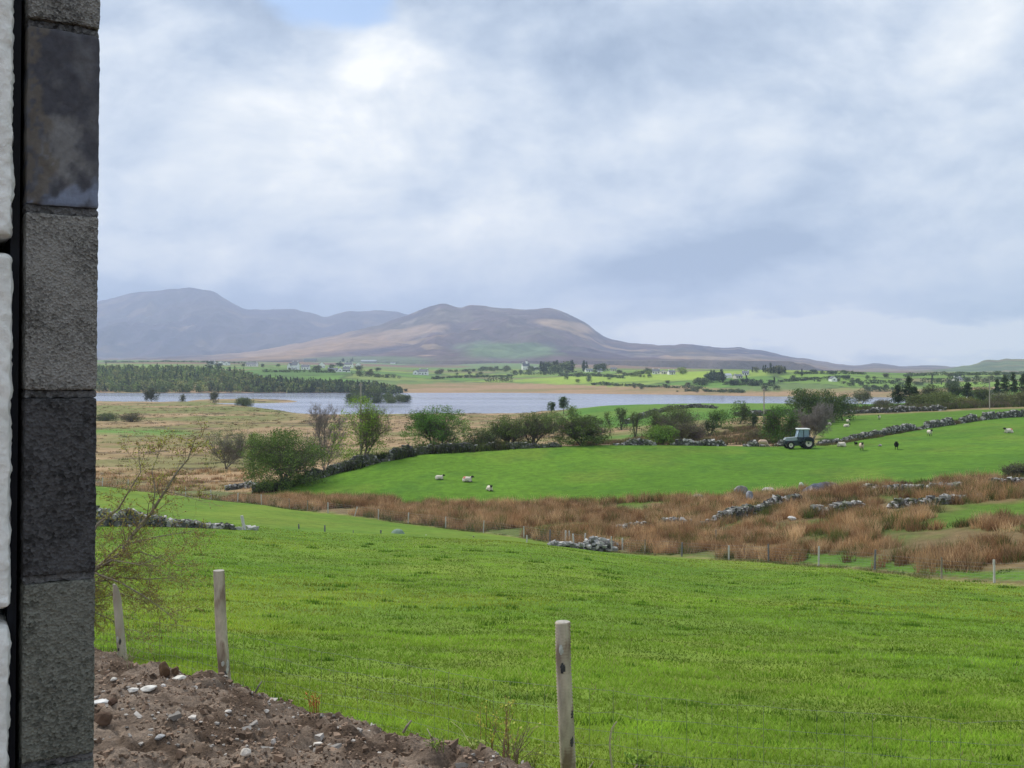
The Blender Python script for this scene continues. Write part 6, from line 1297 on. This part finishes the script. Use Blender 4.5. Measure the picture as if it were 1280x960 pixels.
# ------------------------------------------------------------------ near fence
nf = empty('sheep_fence', (.32, 6.4, -2.5), 0, 'sheep wire fence on three weathered round posts in front of the near pasture', 'fence'); O = nf.location.copy()
post_near = mat('fence_post_wood', (.46, .405, .31), .9, .42, 18, bump=.6, bump_dist=.004, col2=(.20, .15, .11), c2scale=9, stretch=(1, 1, .35), contrast=(.5, .6), spec=.08)
lichen = mat('lichen', (.46, .47, .42), .95, .3, 40, bump=.5, bump_dist=.004); end_m = mat('post_end_grain', (.36, .34, .30), .95, .3, 40, bump=.4, bump_dist=.003)
pale_near = mat('split_post_wood', (.56, .50, .41), .9, .35, 18, bump=.6, bump_dist=.004, col2=(.33, .28, .22), c2scale=9, stretch=(1, 1, .35), spec=.08)
def near_post(top, base, rad, ribs, seed, split=False, lab=None):
    r = np.random.default_rng(seed); t = np.array(top) - O; b = np.array(base) - O; m = 120 if ribs else 50
    ts = np.linspace(0, 1, m)[:, None]; an = np.arange(20) * 2 * math.pi / 20
    ax = (t - b) / np.linalg.norm(t - b); ctr = b + (t - b) * ts; ctr[:, 0] += rad * .12 * np.sin(ts[:, 0] * 5 + seed)
    if ribs: rr_ = rad * (1 + .075 * np.where(np.arange(m) % 2 == 0, 1, -1) * (ts[:, 0] > .25))
    else: rr_ = rad * (1.08 - .12 * ts[:, 0])
    rr_ = rr_[:, None] * (1 + .09 * (fbm(an[None] * 1.5 + ts * 3, ts * 8 + an[None] * 0, seed, 3) - .5))
    if ribs: rr_ = rr_ * (1 - .06 * (ts > .72) * np.clip(np.cos(an[None] + 1.2), 0, 1))
    zt = np.zeros((m, 20))
    if split: zt[-8:] += -.06 * np.clip(np.cos(an[None] - .6), 0, 1) * np.linspace(0, 1, 8)[:, None]; rr_[-10:] *= np.linspace(1, .72, 10)[:, None] 
    V = np.stack([ctr[:, None, 0] + rr_ * np.cos(an), ctr[:, None, 1] + rr_ * np.sin(an), ctr[:, None, 2] + zt], -1).reshape(-1, 3)
    mb = MB(); i = np.arange(m - 1)[:, None] * 20; k = np.arange(20)[None]; kk = (k + 1) % 20
    mb.add(V, np.stack([i + k, i + kk, i + 20 + kk, i + 20 + k], -1).reshape(-1, 4))
    top_c = V[-20:].mean(0) + np.array([0, 0, .001]); mb.add(np.vstack([V[-20:], top_c]), None, [[j, (j + 1) % 20, 20] for j in range(20)], mi=1)
    o = link('post', mb.data('post', [pale_near if split else post_near, end_m], True), nf)
    # lichen crusts near the foot and dark knots
    for q in range(9 if not ribs else 5):
        tt = r.uniform(.05, .45) if not ribs else r.uniform(.1, .9); a = r.uniform(-2.6, -.5); c0 = b + (t - b) * tt; rr2 = rad * 1.0
        mk = MB(); g = np.linspace(-1, 1, 9); G, Hh = np.meshgrid(g, g, indexing='ij'); ed = np.clip(1.0 - np.hypot(G, Hh) + .5 * (fbm(G * 2 + q, Hh * 2, seed + q, 2) - .5), -.3, 1)
        aa = a + G * .35; RR_ = rr2 + .006 * ed; W_ = np.stack([c0[0] + rad * .12 * math.sin(tt * 5 + seed) + RR_ * np.cos(aa), c0[1] + RR_ * np.sin(aa), c0[2] + Hh * rad * r.uniform(.5, 1.3)], -1).reshape(-1, 3)
        i = np.arange(8)[:, None] * 9; k = np.arange(8)[None]; qq = np.stack([i + k, i + 9 + k, i + 10 + k, i + k + 1], -1).reshape(-1, 4); mk.add(W_, qq[(ed.ravel()[qq] > .0).all(1)]).build('lichen_patch' if q % 2 else 'knot', lichen if q % 2 else b_dark, o, True)
    return o
def wp(u, v, d): return ((u - 640) / F * d, d, (HZ - v) / F * d)
near_post(wp(704, 777, 6.4), wp(711, 1010, 6.4), .048, True, 1); near_post(wp(273, 713, 9.1), wp(283, 880, 9.1), .050, False, 2); near_post(wp(144, 730, 11.6), wp(157, 850, 11.6), .048, False, 3, True)
p0 = (3.6, 5.2, float(terr(np.array([3.6]), np.array([5.2]))[0])); near_post((3.62, 5.2, p0[2] + 1.0), (3.6, 5.2, p0[2] - .2), .05, False, 4)
pq = (-6.6, 14.6, float(terr(np.array([-6.6]), np.array([14.6]))[0])); near_post((-6.6, 14.6, pq[2] + 1.0), (-6.6, 14.6, pq[2] - .2), .05, False, 5)
line = [np.array(pq[:2]), np.array([-4.42, 11.64]), np.array([-2.55, 9.15]), np.array([.34, 6.45]), np.array(p0[:2])]
wmb = MB(); A = []; B_ = []; rw = np.random.default_rng(6)
HW = [.02, .10, .19, .29, .40, .54]
for s in range(4):
    a, b = line[s], line[s + 1]; L_s = np.linalg.norm(b - a); m = int(L_s / .15); ts = np.linspace(0, 1, m + 1); pts = a + (b - a) * ts[:, None]; zg = terr(pts[:, 0], pts[:, 1]); 
    zg = np.interp(ts, np.linspace(0, 1, 7), zg[np.linspace(0, m, 7).astype(int)]); sag = -.05 * np.sin(ts * math.pi); bulge = .05 * np.sin(ts * math.pi * 2 + s) * .6
    nrm = np.array([b[1] - a[1], -(b[0] - a[0])]) / L_s; pts = pts + nrm * bulge[:, None]
    prev = None
    for hi, h in enumerate(HW):
        jit = rw.normal(size=m + 1) * .006; zz = zg + h + sag * h / .54 + jit; row_ = np.column_stack([pts, zz]) - np.array(O)
        A.append(row_[:-1]); B_.append(row_[1:])
        if prev is not None: A.append(prev); B_.append(row_)
        prev = row_
A = np.vstack(A); B_ = np.vstack(B_); wmb.segs(A, B_, np.full(len(A), .0010), np.full(len(A), .0010), 4); wmb.build('wire_mesh', mat('fence_wire', (.16, .17, .16), .6, .2, 20, metal=.2), nf)

# ------------------------------------------------------------------ budding tree at the block wall
tw_mat = mat('young_bark', (1, 1, 1), .85, .25, 20, tint=True, spec=.15)
D0 = 12.3
limbs = [([(40, 900), (55, 830), (70, 765), (118, 712), (150, 693), (166, 668), (190, 640), (206, 614), (220, 592), (235, 574), (245, 545)], .036, .0045, 0),
         ([(166, 668), (180, 655), (190, 640), (194, 612), (190, 588), (203, 556)], .010, .003, .3), ([(70, 765), (100, 700), (122, 655), (148, 636), (160, 616), (176, 590), (173, 562)], .016, .003, -.4),
         ([(60, 800), (118, 728), (150, 722), (182, 724), (222, 722)], .014, .003, .2), ([(70, 765), (118, 716), (150, 728), (180, 745), (212, 768)], .014, .003, -.5), ([(55, 830), (118, 748), (150, 742), (184, 752)], .012, .003, .5),
         ([(118, 712), (150, 682), (190, 672), (240, 664)], .010, .003, .6), ([(150, 693), (176, 690), (205, 700), (236, 712)], .009, .002, .1), ([(60, 800), (110, 762), (140, 775), (166, 800)], .010, .002, .3), ([(206, 614), (226, 618), (250, 626)], .005, .002, -.3), ([(118, 712), (140, 700), (175, 706), (214, 690)], .009, .002, -.6)]
org = Vector(wp(40, 915, D0)); org.z = float(terr(np.array([org.x]), np.array([org.y]))[0])
bt = empty('budding_tree', org, 0, 'thin branched small tree with tiny yellow-green buds reaching out from behind the block wall', 'tree')
rb = random.Random(21); P0 = []; P1 = []; R0_ = []; R1_ = []; tips = []
def twig(p, d, ln, rd_, lv):
    n = 3; q = p; dd = d
    for i in range(n):
        dd = (dd + Vector((rb.gauss(0, .22), rb.gauss(0, .22), rb.gauss(0, .2) + .03))).normalized(); q2 = q + dd * ln / n
        P0.append(q[:]); P1.append(q2[:]); R0_.append(rd_); R1_.append(rd_ * .75); rd_ *= .78
        tips.append((q2[:], lv))
        if lv < 2:
            for _ in range(2 if lv == 0 else rb.randint(0, 2)):
                ax = Vector((rb.gauss(0, 1), rb.gauss(0, 1), rb.gauss(0, .8))).normalized(); twig(q2, (dd * .7 + ax * .75).normalized(), ln * rb.uniform(.35, .65), rd_ * .7, lv + 1)
        q = q2
    tips.append((q[:], 3))
mbt = MB()
for pts, r0, r1, off in [(a_, b_ * 1.25, c_ * 1.2, d_) for a_, b_, c_, d_ in limbs]:
    W_ = np.array([wp(u, v, D0 + off * (i / (len(pts) - 1)) + .05 * rb.gauss(0, 1)) for i, (u, v) in enumerate(pts)]); W_[:, 2] = np.maximum(W_[:, 2], org.z - .1)
    rr_ = np.linspace(1, 0, len(W_)) ** 1.1 * (r0 - r1) + r1; mbt.tube(W_ - np.array(org), rr_, 7, (.23, .20, .15))
    for i in range(1, len(W_)):
        if W_[i][0] / W_[i][1] * F + 640 < 95: continue
        seg = Vector(W_[i]) - Vector(W_[i - 1]); sd_ = seg.normalized()
        for _ in range(max(3, int(seg.length / .048))):
            t = rb.random(); p = Vector(W_[i - 1]) + seg * t; ax = Vector((rb.gauss(0, 1), rb.gauss(0, .8), rb.gauss(0, .7))).normalized(); lowz = p.z < wp(0, 690, D0)[2]
            dd = (sd_ * .5 + ax * .8 + (Vector((.45, 0, -.15)) if lowz else Vector((0, 0, .2)))).normalized()
            twig(p, dd, rb.uniform(.18, .43) * (1.15 if lowz else .8), max(.0028, rr_[i] * .4) if r0 > .02 else .0028, 0 if rb.random() < (.55 if lowz else .25) else 1)
mbt.segs(np.array(P0) - np.array(org), np.array(P1) - np.array(org), np.maximum(R0_, .0016), np.maximum(R1_, .0012), 3, (.20, .16, .10)); mbt.build('trunk', tw_mat, bt)
tp = np.array([t[0] for t in tips]); rr3 = np.random.default_rng(5); tp = np.repeat(tp[rr3.random(len(tp)) < .55], 2, 0) + rr3.normal(size=(0, 3)).sum() if False else tp[rr3.random(len(tp)) < .85]
V, Q, cc = leaf_quads(tp - np.array(org) + rr3.normal(size=tp.shape) * .006, .021, rr3, (.24, .25, .055), .25, asp=.6); red = np.repeat(rr3.random(len(tp)) < .3, 4); cc[red] = (.24, .13, .06)
link('buds', mesh_data('buds', V, Q, leaf_mat, cc), bt)

# ------------------------------------------------------------------ weeds and dead stalks by the fence
weed_m = mat('stem', (1, 1, 1), .85, .2, 20, tint=True, trans=.2)
def weed(u, v, hpx, label, seed, n=5, col=(.28, .20, .10), leaf=(.22, .26, .06), nleaf=40, spread=.35, name='weed', d=None, lsize=.02):
    q = soil_hit(u, v) if d is None else P(u, d); d = q.y; h = size_px(hpx, d); r = np.random.default_rng(seed); mb = MB(); tl = []
    e = empty(name, q, 0, label, 'plant')
    for k in range(n):
        a = r.uniform(0, 6.283); l = r.uniform(.1, 1) * spread * h; hh = h * r.uniform(.55, 1); pts = np.array([[0, 0, -.02], [math.cos(a) * l * .3, math.sin(a) * l * .3, hh * .5], [math.cos(a) * l, math.sin(a) * l, hh]]) + np.array([r.normal() * .02, r.normal() * .02, 0])
        mb.tube(pts, [.0030, .0022, .0014], 4, np.array(col) * r.uniform(.7, 1.3))
        for _ in range(4):
            t = r.uniform(.35, .95); c0 = pts[1] * (1 - abs(2 * t - 1)) + (pts[2] if t > .5 else pts[0]) * abs(2 * t - 1); ee = c0 + np.array([r.normal() * .05, r.normal() * .05, r.uniform(.01, .07)]) * h * 2; mb.tube([c0, ee], [.0014, .0008], 3, np.array(col)); tl.append(ee)
        tl += [pts[1], pts[2]]
    mb.build('stems', weed_m, e)
    if nleaf: tl = np.array(tl)[r.integers(0, len(tl), nleaf)] + r.normal(size=(nleaf, 3)) * h * .04; V, Q, cc = leaf_quads(tl, lsize, r, leaf, .25); link('leaves', mesh_data('weed_leaves', V, Q, leaf_mat, cc), e)
weed(395, 893, 26, 'rusty red dock seed head at the edge of the soil by the wire', 1, 7, (.34, .13, .05), (.38, .16, .06), 160, .18, lsize=.010)
weed(610, 935, 66, 'thin yellowing weed with small leaves left of the nearest post', 2, 5, (.24, .16, .08), (.34, .34, .07), 60, .25, d=6.75)
weed(632, 950, 86, 'tall reddish weed with scattered yellow leaves beside the nearest post', 3, 6, (.26, .15, .09), (.32, .32, .08), 80, .25, d=6.6)
weed(640, 962, 62, 'tangle of dead brown stalks at the foot of the nearest post', 4, 16, (.22, .16, .12), (.3, .3, .1), 20, .6, d=6.35)
weed(596, 955, 30, 'leafy pale weed at the edge of the soil bank', 5, 9, (.25, .25, .10), (.22, .27, .09), 90, .8, d=6.7, lsize=.025)
weed(665, 956, 24, 'yellow-green plant between the dead stalks and the nearest post', 6, 8, (.22, .24, .08), (.24, .30, .07), 90, .8, d=6.5, lsize=.022)
weed(548, 935, 16, 'small grassy weed on the crest of the soil bank', 7, 12, (.20, .26, .08), (.2, .28, .06), 30, 1.2, lsize=.02)
weed(163, 832, 22, 'wisp of dead grass by the leaning split post', 8, 10, (.34, .30, .18), (.3, .3, .1), 0, .8)
weed(800, 955, 20, 'low clover-like weed at the lower edge right of the dry stem', 9, 12, (.16, .2, .06), (.16, .26, .05), 120, 1.0, d=6.7, lsize=.028)
def stalk(pts, rad, col, label, name='dry_stem'):
    W_ = np.array([wp(*p) for p in pts]); o = W_[0].copy(); t = np.linspace(0, len(W_) - 1, 16); Wi = np.stack([np.interp(t, range(len(W_)), W_[:, k]) for k in range(3)], 1)
    ker = np.array([.25, .5, .25]); Wi[1:-1] = Wi[:-2] * .25 + Wi[1:-1] * .5 + Wi[2:] * .25
    tag(MB().tube(Wi - o, np.linspace(rad, rad * .6, 16), 6, col).build(name, weed_m, None, True, o), label, 'stem')
stalk([(766, 968, 6.2), (763, 945, 6.2), (762, 925, 6.2), (765, 910, 6.2), (771, 902, 6.2)], .0075, (.50, .45, .30), 'curved pale dry stem standing right of the nearest post')
stalk([(735, 963, 6.2), (742, 952, 6.2)], .006, (.40, .36, .24), 'short slanting dry stem just right of the nearest post')
stalk([(790, 965, 6.2), (797, 956, 6.2)], .006, (.36, .30, .22), 'short dark dry twig at the lower edge right of the curved stem')
stalk([(545, 930, 6.95), (538, 919, 6.98), (534, 911, 7.0)], .006, (.55, .52, .36), 'short pale stalk slanting up from the soil crest')
stalk([(598, 944, 6.8), (584, 924, 7.0), (577, 912, 7.05), (564, 902, 7.1)], .0035, (.46, .46, .22), 'long thin bent grass stalk beside the soil crest')
stalk([(318, 868, 8.8), (323, 858, 8.8), (327, 852, 8.85)], .011, (.24, .21, .17), 'grey broken stick poking up right of the middle post', 'stick')
stalk([(504, 916, 7.2), (509, 907, 7.2), (514, 901, 7.25)], .011, (.26, .22, .18), 'forked grey stick on the crest of the soil bank', 'stick')
